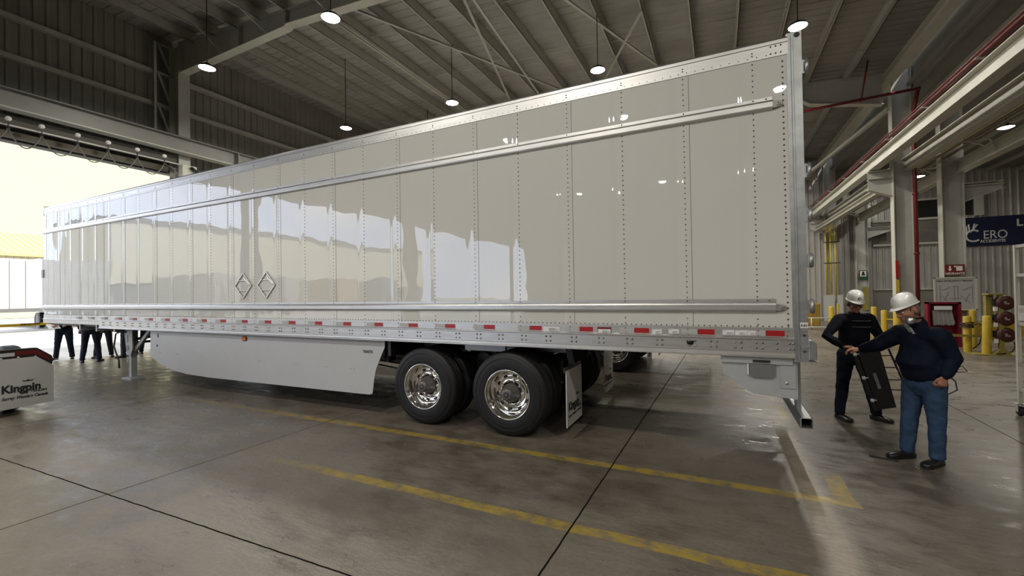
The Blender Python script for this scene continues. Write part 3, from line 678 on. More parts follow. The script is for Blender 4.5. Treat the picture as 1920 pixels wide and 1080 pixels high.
# wheeled rack at the right edge
ct = thing('wheeled_rack', 'tall grey wheeled rack on castors at the picture edge', 'rack', (3.2, 3.4, 0))
for (x, y) in ((2.84, 3.4), (2.84, 2.7), (3.7, 3.4), (3.7, 2.7)):
    b = MB(); b.box((x-.02, y-.02, .16), (x+.02, y+.02, 2.26)); b.build('post', steel_lt, ct)
for z in (2.24, 1.86, 1.22, .35):
    b = MB(); b.box((2.84, 3.39, z-.02), (3.7, 3.41, z+.02)); b.box((2.84, 2.69, z-.02), (3.7, 2.71, z+.02)); b.box((2.83, 2.7, z-.02), (2.85, 3.4, z+.02)); b.box((3.69, 2.7, z-.02), (3.71, 3.4, z+.02)); b.build('rail', steel, ct)
b = MB(); b.box((2.83, 3.36, 1.26), (2.95, 3.37, 1.46)); b.build('paper_label', signw, ct)
for (x, y) in ((2.84, 3.4), (2.84, 2.7), (3.7, 3.4), (3.7, 2.7)):
    b = MB(); b.lathe([(.02, -.02), (.06, -.02), (.065, 0), (.06, .02), (.02, .02)], (x, y, .065), 'X', 18); w_ = b.build('castor_wheel', rubber, ct)
    b = MB(); b.box((x-.035, y-.03, .06), (x-.028, y+.03, .16)); b.box((x+.028, y-.03, .06), (x+.035, y+.03, .16)); b.box((x-.05, y-.05, .15), (x+.05, y+.05, .165)); b.build('castor_fork', alu, ct)
# ------------------------------------------------------------------ the long white trailer (side plane y = 0, rear at x = 0)
LT = -15.9; ZT = 4.04
SEAMS = [-.3908-.6096*k for k in range(20)]
FRONT = [-12.57, -12.88, -13.16, -13.57, -14.02, -14.4, -14.73, -15.04, -15.34, -15.64]
tr = thing('semi_trailer', 'long white semi trailer with riveted reflective side and polished wheels', 'trailer', (-8, 1.3, 0))
b = MB(); b.box((LT, 0, 1.20), (-.10, .03, 3.9))
for x in SEAMS[1::2]+FRONT[1::3]: b.box((x-.022, -.0022, 1.37), (x+.05, .001, 3.87))
side = b.build('side_panel', panelm, tr)
b = MB()
for x in SEAMS[1::2]+FRONT[1::3]: b.box((x+.050, -.0016, 1.37), (x+.0535, .001, 3.87))
merge(side, b, mat('dark_joint_gap', (.08, .08, .08), .6))  # thin dark strips stand in for the shaded gap at each joint
rv = mat('rivet_metal', (.10, .10, .10), .4, .5)
b = MB()
for x in SEAMS+FRONT:
    z = 1.40; dz = .052
    while z < 3.86:
        if not (1.50 < z < 1.65 or 3.38 < z < 3.56): b.dome((x, -.002, z), .0072, .005)
        z += dz
x = -.15
while x > LT+.1: b.dome((x, -.001, 1.385), .007, .005); x -= .05
z = 1.40
while z < 3.86: b.dome((-.15, -.001, z), .009, .006); z += .0515
merge(side, b, rv)
# other faces
b = MB(); b.box((LT, 2.57, 1.2), (-.1, 2.6, 3.9)); b.build('side_panel', panelm, tr)
b = MB(); b.box((LT, .03, 1.2), (LT+.03, 2.57, 3.98)); b.build('front_wall', panelm, tr)
b = MB(); b.box((LT, 0.01, 3.98), (-.1, 2.59, 4.0)); b.build('roof_sheet', alu, tr)
b = MB(); b.box((LT+.1, .1, 1.12), (-.15, 2.5, 1.2)); b.build('floor_deck', dark, tr)
# top rail
b = MB(); b.prism([(-.006, 3.875), (.01, 3.875), (.01, 3.99), (.05, 4.03), (.05, 4.04), (0, 4.04), (-.012, 4.02), (-.012, 3.99), (-.006, 3.985)], 'X', LT, -.105)
tpr = b.build('top_rail', alu_r, tr)
b = MB()
x = -.2
while x > LT+.1: b.dome((x, -.006, 3.90), .006, .005, n=5); x -= .0762
for x in SEAMS+FRONT: b.dome((x, -.006, 3.92), .008, .006); b.dome((x, -.006, 3.945), .008, .006)
for x in (-.16, -.20, -.24): b.dome((x, -.006, 3.97), .009, .006); b.dome((x, -.006, 3.905), .009, .006)
merge(tpr, b, rv)
b = MB(); b.prism([(-.006, 3.875), (.01, 3.875), (.01, 3.99), (.05, 4.03), (.05, 4.04), (0, 4.04), (-.012, 4.02), (-.012, 3.99)], 'X', LT, -.105)
for i, v in enumerate(b.v): b.v[i] = (v[0], 2.6-v[1], v[2])
b.build('top_rail', alu_r, tr)
b = MB(); b.box((LT-.03, -.01, 3.86), (LT+.02, 2.61, 4.10)); b.build('front_header', alu_r, tr)
# rub rails with tapered end castings
def rub(z0, x1, tipx, label):
    b = MB()
    pf = [(0, z0+.125), (-.008, z0+.125), (-.008, z0+.095), (-.022, z0+.085), (-.030, z0+.07), (-.030, z0+.025), (-.026, z0+.012), (-.012, z0+.004), (0, z0)]
    b.prism(pf, 'X', LT, x1); r = b.build('rub_rail', alu_r, tr); r['label'] = label
    b = MB()
    for x in SEAMS+FRONT:
        if x < x1: b.dome((x, -.008, z0+.11), .008, .006)
    b.dome((x1-.05, -.008, z0+.11), .008, .006); merge(r, b, rv)
    b = MB(); n = 14; h = .072; c = z0+.045
    pts = [(x1-.005, c+h/2), (tipx-.045, c+h*.42)]+[(tipx-.04+.04*math.cos(a), c+h*.40*math.sin(a)) for a in [math.radians(70-i*14) for i in range(11)]]+[(tipx-.045, c-h*.42), (x1-.005, c-h/2)]
    b.prism(pts, 'Y', -.024, 0)
    b.lathe([(.008, -.030), (.017, -.030), (.019, -.024)], (tipx-.035, 0, c), 'Y', 14)
    b.build('end_casting', mat('cast_grey', (.30, .295, .275), .45, .5), r, bevel=.004)
rub(3.385, -.235, -.155, 'upper aluminium rub rail'); rub(1.515, -.245, -.16, 'lower aluminium rub rail')
# bottom rail
b = MB(); b.prism([(-.010, 1.375), (.01, 1.375), (.01, 1.10), (-.030, 1.10), (-.030, 1.112), (-.016, 1.120), (-.014, 1.145), (-.016, 1.15), (-.016, 1.262), (-.030, 1.268), (-.030, 1.280), (-.010, 1.29)], 'X', -13.05, -.105)
br = b.build('bottom_rail', alu_r, tr)
b = MB(); b.prism([(-.010, 1.375), (.01, 1.375), (.01, 1.175), (-.016, 1.175), (-.016, 1.262), (-.030, 1.268), (-.030, 1.280), (-.010, 1.29)], 'X', LT, -13.05); b.build('bottom_rail', alu_r, tr)
b = MB(); b.box((-13.05, 2.59, 1.10), (-.105, 2.63, 1.375)); b.box((LT, 2.59, 1.175), (-13.05, 2.63, 1.375)); b.build('bottom_rail', alu_r, tr)
rvb = mat('bright_rivet', (.30, .295, .28), .3, .9)
b = MB()
gx = [-.13, -.27, -.385, -.56, -.77, -.96, -1.27, -1.57, -1.87]; x = -2.175
while x > -13.0: gx.append(x); x -= .3048
for i, g_ in enumerate(gx):
    for dx in (-.026, .026):
        if i == 1 and dx < 0: continue
        for z in (1.183, 1.232): b.dome((g_+dx*(.6 if i == 0 else 1), -.016, z), .0125, .012, n=8)
x = -13.1
while x > LT+.05: [b.dome((x, -.016, z), .010, .007) for z in (1.20, 1.24)]; x -= .14 if x > -14 else .1
for x in SEAMS+FRONT: b.dome((x, -.010, 1.30), .009, .007); b.dome((x, -.010, 1.345), .009, .007)
b.dome((-.16, -.01, 1.30), .01, .008); b.dome((-.16, -.01, 1.345), .01, .008)
merge(br, b, rvb)
b = MB(); b.lathe([(0, -.018), (.035, -.018), (.035, -.016)], (-.98, 0, 1.222), 'Y', 16); b.v = [(v[0], v[1], min(v[2], 1.235)) for v in b.v]; b.build('drain_hole', ink, br)
# reflective tape
for i in range(24):
    if i < 16: rx = [-.33, -.91, -1.52, -2.11, -2.71, -3.32, -3.89, -4.48, -5.08, -5.68, -6.27, -6.86, -7.44, -8.04, -8.64, -9.2][i]
    else: rx = -9.2-.6*(i-15)
    if rx < LT+.35: break
    b = MB(); b.box((rx, -.0125, 1.297), (rx+.15, -.0105, 1.348)); b.build('reflective_tape', red if i < 21 else mat('faded_tape', (.22, .19, .17), .5), tr)['label'] = 'red reflective strip'
    b = MB(); b.box((rx-.155, -.0125, 1.297), (rx-.003, -.0105, 1.348)); b.build('reflective_tape', silver_t, tr)['label'] = 'silver reflective strip'
# stickers
def sticker(x, z, w, h, lines, border=None, nm='sticker'):
    b = MB(); b.box((x, -.0145, z), (x+w, -.0128, z+h)); s = b.build(nm, redpaint if border == 'red' else signw, tr)
    b = MB()
    if border == 'red': b.cm = 0; b.box((x+.006, -.0155, z+.006), (x+w-.006, -.0147, z+h*.74))
    elif border == 'top': b.box((x+.004, -.0155, z+h*.86), (x+w-.004, -.0147, z+h*.95))
    else: b.box((x+.004, -.0155, z+h*.80), (x+w*.3, -.0147, z+h*.86))
    b.build('field', signw if border == 'red' else mat('print_grey', (.2, .2, .2), .6), s)
    b = MB()
    for k in range(lines):
        zz = z+h*(.14+.5*k/max(1, lines)); b.box((x+.35*w, -.0163, zz), (x+w*(.92-.2*(k % 2)), -.0156, zz+h*.06))
    b.build('print', mat('print_grey', (.2, .2, .2), .6), s)
sticker(-2.54, 1.285, .20, .072, 4, 'top')
sticker(-1.91, 1.262, .15, .088, 4, 'red'); sticker(-.69, 1.298, .10, .048, 3); sticker(-.583, 1.298, .10, .048, 3); sticker(-.478, 1.300, .065, .042, 3)
sticker(-1.34, 1.285, .095, .062, 3, 'top'); sticker(-1.18, 1.298, .10, .045, 3)
# rear corner post with ABS plate, hinges
b = MB(); b.prism([(-.115, -.004), (-.085, -.004), (-.080, -.018), (-.068, -.018), (-.064, -.006), (0, -.006), (0, .09), (-.115, .09)], 'Z', 1.07, 4.06)
post = b.build('rear_corner_post', galv, tr)
b = MB(); b.prism([(-.115, 2.51), (0, 2.51), (0, 2.606), (-.115, 2.604)], 'Z', 1.07, 4.06); b.build('rear_corner_post', galv, tr)
b = MB(); b.box((-.062, -.0085, 1.375), (-.001, -.0062, 1.425)); pl = b.build('abs_label', signw, tr)
text('lettering', 'ABS', (-.0315, -.0088, 1.388), .032, ink, pl, align='CENTER', bold=.0006, sx=.95)
b = MB(); 
for z in (1.345, 1.195): b.box((-.062, -.012, z), (0, -.006, z+.014))
b.build('weld_strip', galv, tr)
b = MB()
for z in (1.31, 1.165):
    b.lathe([(.004, -.0095), (.011, -.0095), (.012, -.006)], (-.03, 0, z), 'Y', 12); b.dome((-.052, -.006, z), .004, .003); b.dome((-.010, -.006, z), .004, .003)
b.build('post_bolts', dark, tr)
b = MB(); b.lathe([(0, -.008), (.022, -.008), (.024, -.006)], (-.035, 0, 4.03), 'Y', 16); b.build('lifting_hole', dark, tr)
for z in (3.73, 2.79, 2.39, 1.98, 1.57):
    b = MB(); b.cyl((.035, -.012, z-.055), (.035, -.012, z+.055), .017, 14); b.cyl((.035, -.012, z-.066), (.035, -.012, z+.066), .009, 10); h_ = b.build('hinge', galv, tr)
    b = MB(); b.box((.0, -.004, z-.06), (.038, .004, z-.045)); b.box((.0, -.004, z+.045), (.038, .004, z+.06)); b.box((.0, -.002, z-.06), (.012, .05, z+.06)); b.build('hinge_leaf', galv, h_)
# rear frame and doors
b = MB(); b.box((-.09, .09, 3.92), (0, 2.51, 4.06)); b.box((-.09, .09, 1.07), (0, 2.51, 1.18)); b.build('rear_frame', galv, tr)
for (a, c) in ((.09, 1.295), (1.305, 2.51)):
    b = MB(); b.box((-.05, a, 1.18), (-.01, c, 3.92)); dd = b.build('rear_door', panelm, tr)
    b = MB(); xx = c-.25 if a < 1 else a+.25; b.cyl((.02, xx, 1.2), (.02, xx, 3.95), .014, 10); b.build('lock_rod', galv, dd)
b = MB(); b.prism([(.0, 1.09), (.055, 1.09), (.062, 1.10), (.062, 1.235), (.03, 1.265), (.0, 1.265)], 'Y', -.006, .10); b.build('corner_gusset', galv, tr, bevel=.004)
b = MB(); b.box((-.115, -.012, 1.068), (.064, .10, 1.078)); b.build('sill_plate', galv, tr)
# placard holders
for cx in (-8.0, -7.4):
    h_ = None; cz = 1.93
    b = MB(); q = [(cx, cz+.215), (cx+.215, cz), (cx, cz-.215), (cx-.215, cz)]
    for p, r in zip(q, q[1:]+q[:1]): b.bar((p[0], -.010, p[1]), (r[0], -.010, r[1]), .016, .018, (0, 1, 0))
    h_ = b.build('placard_frame', alu, tr)
    b = MB(); b.bar((cx-.11, -.011, cz+.085), (cx+.11, -.011, cz+.085), .010, .010, (0,1,0)); b.bar((cx-.11, -.011, cz-.085), (cx+.11, -.011, cz-.085), .010, .010, (0,1,0)); b.bar((cx+.02, -.014, cz+.13), (cx+.17, -.014, cz+.02), .03, .008, (0,1,0)); b.build('cross_bar', alu, h_)
# side skirt
sk = [(-11.07, 1.105), (-11.07, .57), (-10.73, .45), (-10.30, .345), (-9.81, .30), (-9.14, .285), (-6.98, .298), (-5.25, .312), (-5.20, .325), (-5.185, .36), (-5.16, .52), (-5.12, .68), (-5.03, .86), (-4.955, 1.0), (-4.95, 1.105)]
b = MB(); b.prism(sk, 'Y', .045, .055); skirt = b.build('side_skirt', skirtm, tr)
b = MB(); b.prism(sk, 'Y', 2.545, 2.555); b.build('side_skirt', skirtm, tr)
b = MB()
for x in (-10.5, -9.9, -9.15, -8.3, -7.45, -6.55, -5.9, -5.35):
    for dx in (-.05, .05): b.dome((x+dx, .045, 1.075), .009, .007); b.dome((x-.22+dx*.55, .045, .66), .009, .007)
merge(skirt, b, rvb)
b = MB(); b.lathe([(0, -.002), (.035, -.002), (.037, 0)], (-10.79, .045, 1.0), 'Y', 14); b.v = [(-10.79+(v[0]+10.79)*.7, v[1], 1.0+(v[2]-1.0)*1.3) for v in b.v]; b.lathe([(0, -.002), (.025, -.002), (.027, 0)], (-10.82, .045, .80), 'Y', 12); b.build('skirt_slot', dark, skirt)
ml = MB(); ml.prism([(-8.06+.055*math.copysign(abs(math.cos(a))**.5, math.cos(a)), 1.025+.030*math.copysign(abs(math.sin(a))**.7, math.sin(a))) for a in [i*PI/12 for i in range(24)]], 'Y', .025, .046); mk = ml.build('marker_light', amber, tr)
ml = MB(); ml.prism([(-8.06+.068*math.copysign(abs(math.cos(a))**.5, math.cos(a)), 1.025+.042*math.copysign(abs(math.sin(a))**.7, math.sin(a))) for a in [i*PI/12 for i in range(24)]], 'Y', .037, .0465); ml.build('marker_bezel', rubber_s, mk)
text('skirt_lettering', 'TRANSTEX', (-5.36, .0435, .905), .058, ink, skirt, sx=.66, bold=.0012)
# running gear
def wheel(cx, cz, y0, inner, deep):
    # y0 = outer face of tyre; width .28; deep-dish polished rim for the outer wheel
    R, w = .513, .275
    prof = [(.288, .012), (.300, .006), (.33, .0), (.40, .004), (.452, .014), (.462, .022), (.470, .020), (.478, .030), (.490, .032), (.500, .052), (.510, .075)]
    for g_ in (.10, .1375, .175): prof += [(.513, g_-.012), (.501, g_-.008), (.501, g_+.008-.004), (.513, g_+.012-.004)]
    prof += [(.510, w-.075), (.497, w-.045), (.478, w-.03), (.452, w-.014), (.40, w-.004), (.33, w), (.288, w-.012), (.288, .012)]
    b = MB(); b.lathe(prof, (cx, y0, cz), 'Y', 64)
    # sidewall ribs
    for rr in (.345, .375, .425, .437): b.lathe([(rr-.003, .002), (rr, -.0015), (rr+.003, .002)], (cx, y0+(.0 if rr < .4 else .006), cz), 'Y', 64)
    wh = b.build('tyre', rubber, tr)
    if not deep: 
        b = MB(); b.lathe([(.288, .02), (.27, .06), (.25, .16), (.17, .18), (0, .18)], (cx, y0, cz), 'Y', 40); b.build('rim', chrome, wh); return wh
    b = MB()
    b.lathe([(.302, .004), (.300, -.002), (.290, .000), (.285, .012), (.279, .03), (.268, .035), (.258, .055), (.252, .12), (.246, .135), (.236, .15), (.218, .162), (.196, .166), (.186, .150), (.150, .138), (.140, .140)], (cx, y0, cz), 'Y', 56)
    b.lathe([(.14, .140), (.14, .15), (0, .15)], (cx, y0, cz), 'Y', 40)
    rim_ = b.build('rim', chrome, wh)
    b = MB()
    for k in range(10):
        a = 2*PI*k/10+.15; hx, hz_ = cx+.197*math.cos(a), cz+.197*math.sin(a)
        b.lathe([(0, .1585), (.028, .1585), (.030, .163)], (hx, y0, hz_), 'Y', 14)
    merge(rim_, b, ink)
    b = MB()
    for k in range(10):
        a = 2*PI*k/10; hx, hz_ = cx+.143*math.cos(a), cz+.143*math.sin(a)
        b.lathe([(0, .105), (.012, .107), (.017, .115), (.017, .14)], (hx, y0, hz_), 'Y', 8)
    merge(rim_, b, chrome)
    b = MB(); b.lathe([(.118, .145), (.116, .10), (.085, .075), (.078, .01), (.070, .0), (.068, -.012), (.05, -.016), (0, -.016)], (cx, y0, cz), 'Y', 32); b.build('hub', mat('hub_grey', (.16, .15, .14), .38, .6), wh)
    b = MB(); b.lathe([(.02, -.018), (.032, -.018), (.036, -.016)], (cx, y0, cz), 'Y', 20)
    for k in range(6):
        a = 2*PI*k/6; b.dome((cx+.056*math.cos(a), y0-.016, cz+.056*math.sin(a)), .007, .006)
    b.build('hub_cap', dark, wh)
    b = MB(); b.tube([(cx-.20, y0+.135, cz-.10), (cx-.12, y0+.09, cz-.06), (cx-.09, y0+.08, cz-.045)], .006, 6); b.build('valve_stem', chrome, wh)
    return wh
RW, FW = -3.03, -4.275
for cx in (RW, FW):
    o = wheel(cx, .513, 0.0, False, True); o['label'] = 'outer tyre of the '+('rear' if cx == RW else 'front')+' axle'
    wheel(cx, .513, .335, True, False)
    for y0 in (1.99, 2.325):
        wheel(cx, .513, y0, True, False)
    b = MB(); b.cyl((cx, .3, .513), (cx, 2.3, .513), .065, 16); b.build('axle', dark, tr)
    for y in (.62, 1.86):
        b = MB(); b.cyl((cx, y, .513), (cx, y+.16, .513), .2, 24); b.build('brake_drum', dark, tr)
        b = MB(); b.lathe([(0, .62), (.12, .62), (.15, .68), (.15, .82), (.13, .88), (0, .88)], (cx+.3, y+.12, 0), 'Z', 20); b.build('air_spring', rubber, tr)
        b = MB(); b.bar((cx-.55, y+.1, .82), (cx+.38, y+.1, .50), .09, .10); b.build('trailing_arm', dark, tr)
        b = MB(); b.box((cx-.62, y+.03, .75), (cx-.48, y+.17, 1.0)); b.build('hanger_bracket', dark, tr)
for y in (.68, 1.84):
    b = MB(); b.box((-5.6, y, .95), (-2.5, y+.09, 1.12)); b.build('slider_rail', galv_matt, tr)
b = MB(); b.box((-4.9, .05, .88), (-4.85, 2.5, 1.12)); b.build('cross_member', dark, tr)
for i, x in enumerate([-2.2, -1.6, -5.5, -6.3, -7.1, -7.9, -8.7, -9.5, -10.3, -11.1, -12.6, -13.4, -14.2]):
    b = MB(); b.box((x, .06, 1.02 if -6 < x < -5 or x < -12 else 1.105), (x+.06, 2.54, 1.19)); b.build('cross_member', dark if x < -2.5 and x > -6 else galv_matt, tr)
b = MB(); b.cyl((-3.65, .55, .80), (-3.65, 2.0, .80), .12, 20); b.build('air_tank', dark, tr)
for k in range(4):
    b = MB(); b.tube([(-5.3, .30+.05*k, .70+.05*k), (-4.95, .32+.05*k, .66+.06*k), (-4.6, .45+.05*k, .80+.05*k), (-4.4, .7, .95)], .012, 6); b.build('air_line', rubber_s, tr)
b = MB(); b.box((-5.05, .15, .78), (-4.98, .30, 1.12)); b.build('skirt_bracket', dark, tr)
b = MB(); b.box((-3.78, .28, .985), (-3.18, .33, 1.10)); b.build('slider_pin_plate', galv_matt, tr)
# mud flaps
for (y0, y1) in ((.115, .715), (1.90, 2.50)):
    pass
    b = MB(); b.box((-2.325, y0, .165), (-2.315, y1, .82)); f_ = b.build('mud_flap', white, tr); f_['label'] = 'white mud flap with black lettering'
    b = MB(); b.box((-2.345, y0-.02, .80), (-2.325, y1+.02, .86)); b.build('flap_hanger', dark, f_)
    text('flap_lettering', 'Kingpin', (-2.313, y0+.06, .345), .135, ink, f_, face='+X', bold=.0055, sx=1.0)
    text('flap_lettering', 'TRAILERS', (-2.313, y0+.36, .315), .042, ink, f_, face='+X', bold=.0005)
    text('flap_lettering', 'Surrey Western Canada', (-2.313, y0+.05, .265), .048, ink, f_, face='+X', shear=.4)
    b = MB(); b.prism([(y0+.36, .475), (y0+.46, .475), (y0+.48, .50), (y0+.44, .487), (y0+.41, .505), (y0+.38, .487), (y0+.34, .50)], 'X', -2.315, -2.313); b.build('crown_mark', ink, f_)
    b = MB(); b.bar((-2.34, y0+.3, .84), (-2.40, y0+.3, 1.12), .06, .06); b.build('flap_arm', dark, tr)
# landing gear
def gear(y, near):
    b = MB(); b.box((-12.33, y, .50), (-12.20, y+.13, 1.12)); g_ = b.build('landing_leg', mat('landing_gear_grey', (.33, .345, .33), .5, .2, var=.1), tr)
    lg = MATS['landing_gear_grey']
    b = MB(); b.box((-12.315, y+.012, .03), (-12.215, y+.118, .56)); b.build('inner_leg', lg, g_)
    b = MB(); b.prism([(-12.48, 0), (-12.05, 0), (-12.09, .035), (-12.20, .05), (-12.33, .05), (-12.44, .035)], 'Y', y-.06, y+.19); b.build('foot', lg, g_)
    b = MB(); b.bar((-12.15, y+.065, .62), (-11.52, y+.065, 1.10), .05, .075); b.build('leg_brace', lg, g_)
    b = MB(); b.prism([(-12.42, 1.12), (-12.42, .95), (-12.33, .52), (-12.17, .52), (-12.10, .66), (-12.10, 1.12)], 'Y', y-.02, y+.0); b.build('gear_plate', lg, g_)
    if near:
        b = MB()
        b.lathe([(.028, -.002), (.048, -.002), (.05, 0)], (-12.28, y-.02, .68), 'Y', 18); b.box((-12.29, y-.023, .80), (-12.27, y-.02, .95))
        for x in (-12.36, -12.2):
            for z in (.95, 1.0, 1.05): b.dome((x, y-.02, z), .008, .006)
        b.build('gear_hub', dark, g_)
        b = MB(); b.tube([(-12.33, y-.02, 1.02), (-12.42, y-.06, 1.03), (-12.62, y-.09, .98), (-12.68, y-.10, .70), (-12.56, y-.10, .52), (-12.47, y-.10, .40), (-12.46, y-.10, .24)], .016, 8); b.build('crank_handle', dark, g_)
gear(.20, True); gear(2.27, False)
b = MB(); b.bar((-12.26, .3, .78), (-12.26, 2.3, .78), .05, .05); b.bar((-12.2, .3, .86), (-11.2, 1.3, 1.08), .05, .06); b.bar((-12.2, 2.3, .86), (-11.2, 1.3, 1.08), .05, .06); b.build('gear_cross_brace', dark, tr)
# rear under-structure and impact guard
b = MB(); b.prism([(-.70, 1.10), (-.70, .935), (-.445, .745), (-.085, .725), (-.085, 1.10)], 'Y', .02, .035); bp_ = b.build('bumper_side_plate', galv_matt, tr)
b = MB(); b.box((-.71, -.0, 1.035), (-.12, .04, 1.10)); b.build('top_band', galv_matt, bp_)
b = MB(); b.prism([(-.47, 1.03), (-.26, 1.03), (-.26, .93), (-.285, .905), (-.44, .905), (-.47, .93)], 'Y', .0, .022); b.build('access_plate', mat('dark_grey_plate', (.17, .175, .175), .5, .3), bp_)
b = MB(); b.box((-.485, -.004, .93), (-.475, .02, 1.03)); b.build('plate_edge', signw, bp_)
b = MB(); b.dome((-.17, .018, .865), .02, .014, n=12); b.build('large_bolt', galv, bp_)
b = MB(); b.prism([(-.52+.08, 1.07), (-.38+.08, 1.07), (-.38+.08, 1.05), (-.52+.08, 1.05)], 'Y', -.012, .0); b.build('light_recess', dark, bp_)
b = MB(); b.box((-.22, .012, .82), (-.10, .02, 1.05)); b.build('doubler_plate', galv_matt, bp_)
b = MB(); b.prism([(-.70, 1.10), (-.70, .935), (-.445, .745), (-.085, .725), (-.085, 1.10)], 'Y', 2.565, 2.58); b.build('bumper_side_plate', galv_matt, tr)
gd = None
b = MB(); zc, xc = .475, .0; ro, ri = .052, .043
def ring(b, y, r): return [(xc-r, y, zc-r), (xc+r, y, zc-r), (xc+r, y, zc+r*.85), (xc+r*.75, y, zc+r), (xc-r*.75, y, zc+r), (xc-r, y, zc+r*.85)]
A, B_, Ci, Di = ring(b, .17, ro), ring(b, 2.43, ro), ring(b, .17, ri), ring(b, 2.43, ri)
n = 6; vs = A+B_+Ci+Di; fs = []
for i in range(n):
    j = (i+1) % n; fs += [(i, j, n+j, n+i), (2*n+i, 3*n+i, 3*n+j, 2*n+j), (i, 2*n+i, 2*n+j, j), (n+i, n+j, 3*n+j, 3*n+i)]
b.add(vs, fs); b.build('impact_guard_bar', galv, tr)
for y in (.50, .62, 2.05, 1.93):
    b = MB(); b.box((-.035, y, .525), (.005, y+.03, 1.08)); b.build('guard_upright', galv, tr)
b = MB(); b.bar((-.03, .52, .62), (-.45, .52, 1.08), .05, .04); b.bar((-.03, 2.05, .62), (-.45, 2.05, 1.08), .05, .04); b.build('guard_brace', galv_matt, tr)
b = MB(); b.box((LT-.09, -.02, 2.30), (LT, .02, 2.50)); b.build('front_marker_box', silver_t, tr)

# ------------------------------------------------------------------ second trailer parked behind
t2 = thing('semi_trailer', 'white trailer parked behind the long one, showing only its wheel beneath', 'trailer', (-8, 5.9, 0))
Y2 = 4.62
b = MB(); b.box((-17, Y2, 1.18), (.2-2.0+1.2, Y2+2.6, 4.0)); b.build('body', panelm, t2)
b = MB(); b.box((-17, Y2-.02, 1.10), (-.6, Y2+2.62, 1.37)); b.build('bottom_rail', alu_r, t2)
tr_keep = tr; tr = t2
for cx in (-2.75, -4.0):
    for i, y0 in enumerate((Y2+.0, Y2+.335, Y2+1.99, Y2+2.325)): wheel(cx, .513, y0, i > 0, i == 0)
    b = MB(); b.cyl((cx, Y2+.3, .513), (cx, Y2+2.3, .513), .065, 12); b.build('axle', dark, t2)
for y0 in (Y2+.1, Y2+1.9):
    b = MB(); b.box((-2.09, y0, .12), (-2.08, y0+.6, .95)); f_ = b.build('mud_flap', white, t2)
    text('flap_lettering', 'Kingpin', (-2.078, y0+.06, .345), .135, ink, f_, face='+X', bold=.0055)
b = MB(); b.prism([(-11.07, 1.105), (-11.07, .57), (-9.8, .30), (-5.2, .31), (-5.0, .9), (-4.95, 1.105)], 'Y', Y2+.04, Y2+.05); b.build('side_skirt', skirtm, t2)
tr = tr_keep

# ------------------------------------------------------------------ low chassis at the picture's edge (rear mud flap towards camera)
ch = thing('trailer_chassis', 'low black wheeled chassis with wide white lettered mud flap and dark red bar', 'trailer chassis', (-11.2, -2.6, 0))
b = MB(); xf = -10.30
b.prism([(-2.66, .10), (-1.60, .13), (-1.60, .70), (-1.79, .865), (-2.66, .865)], 'X', xf-.012, xf); fl = b.build('mud_flap', mat('grey_white_flap', (.40, .40, .395), .4), ch)
b = MB(); b.prism([(-2.70, .855), (-1.80, .855), (-1.62, .70), (-1.60, .80), (-1.62, .86), (-1.78, 1.0), (-1.83, 1.005), (-2.70, 1.005)], 'X', xf-.05, xf-.013); bar_ = b.build('flap_bar', mat('dark_bar', (.012, .008, .008), .35), ch)
b = MB(); b.prism([(-2.02, .905), (-1.81, .905), (-1.66, .79), (-1.635, .84), (-1.79, .975), (-2.02, .97)], 'X', xf-.013, xf-.009); b.build('red_reflector', mat('deep_red_reflector', (.09, .008, .006), .3), bar_)
b = MB(); b.box((xf-.013, -2.66, .90), (xf-.009, -2.02, .955)); b.build('silver_reflector', silver_t, bar_)
b = MB()
for (y, z) in ((-2.15, .872), (-1.98, .872), (-1.80, .862), (-1.69, .765)): b.dome((xf-.010, y, z), .016, .012, (1, 0, 0), 8)
b.build('bar_bolts', rvb, bar_)
text('flap_lettering', 'Kingpin', (xf+.002, -2.160, .36), .160, ink, fl, face='+X', bold=.0062, sx=.86)
text('flap_lettering', 'TRAILERS', (xf+.002, -1.86, .325), .046, ink, fl, face='+X', bold=.0008, sx=.95)
text('flap_lettering', 'Surrey Western Canada', (xf+.002, -2.16, .255), .062, ink, fl, face='+X', shear=.4, sx=.80, bold=.0012)
b = MB(); b.prism([(-1.93, .50), (-1.84, .50), (-1.82, .525), (-1.86, .512), (-1.885, .53), (-1.91, .512), (-1.95, .525)], 'X', xf, xf+.002); b.build('crown_mark', ink, fl)
tr = ch
R0 = Matrix
for cx in (-10.95, -12.25):
    for y0 in (-2.05, -2.375, -4.2, -4.525): wheel(cx, .513, y0, True, False)
    b = MB(); b.cyl((cx, -4.2, .513), (cx, -1.9, .513), .065, 12); b.build('axle', dark, ch)
tr = tr_keep
for y in (-2.9, -3.75):
    b = MB(); b.box((-16, y, .80), (-10.4, y+.09, 1.0)); b.build('frame_rail', dark, ch)
b = MB(); b.box((-10.42, -3.8, .78), (-10.35, -2.6, 1.0)); b.build('rear_crossmember', dark, ch)
b = MB(); b.prism([(-4.60, .13), (-3.55, .10), (-3.55, .865), (-4.42, .865), (-4.60, .70)], 'X', xf-.012, xf); b.build('mud_flap', MATS['grey_white_flap'], ch)

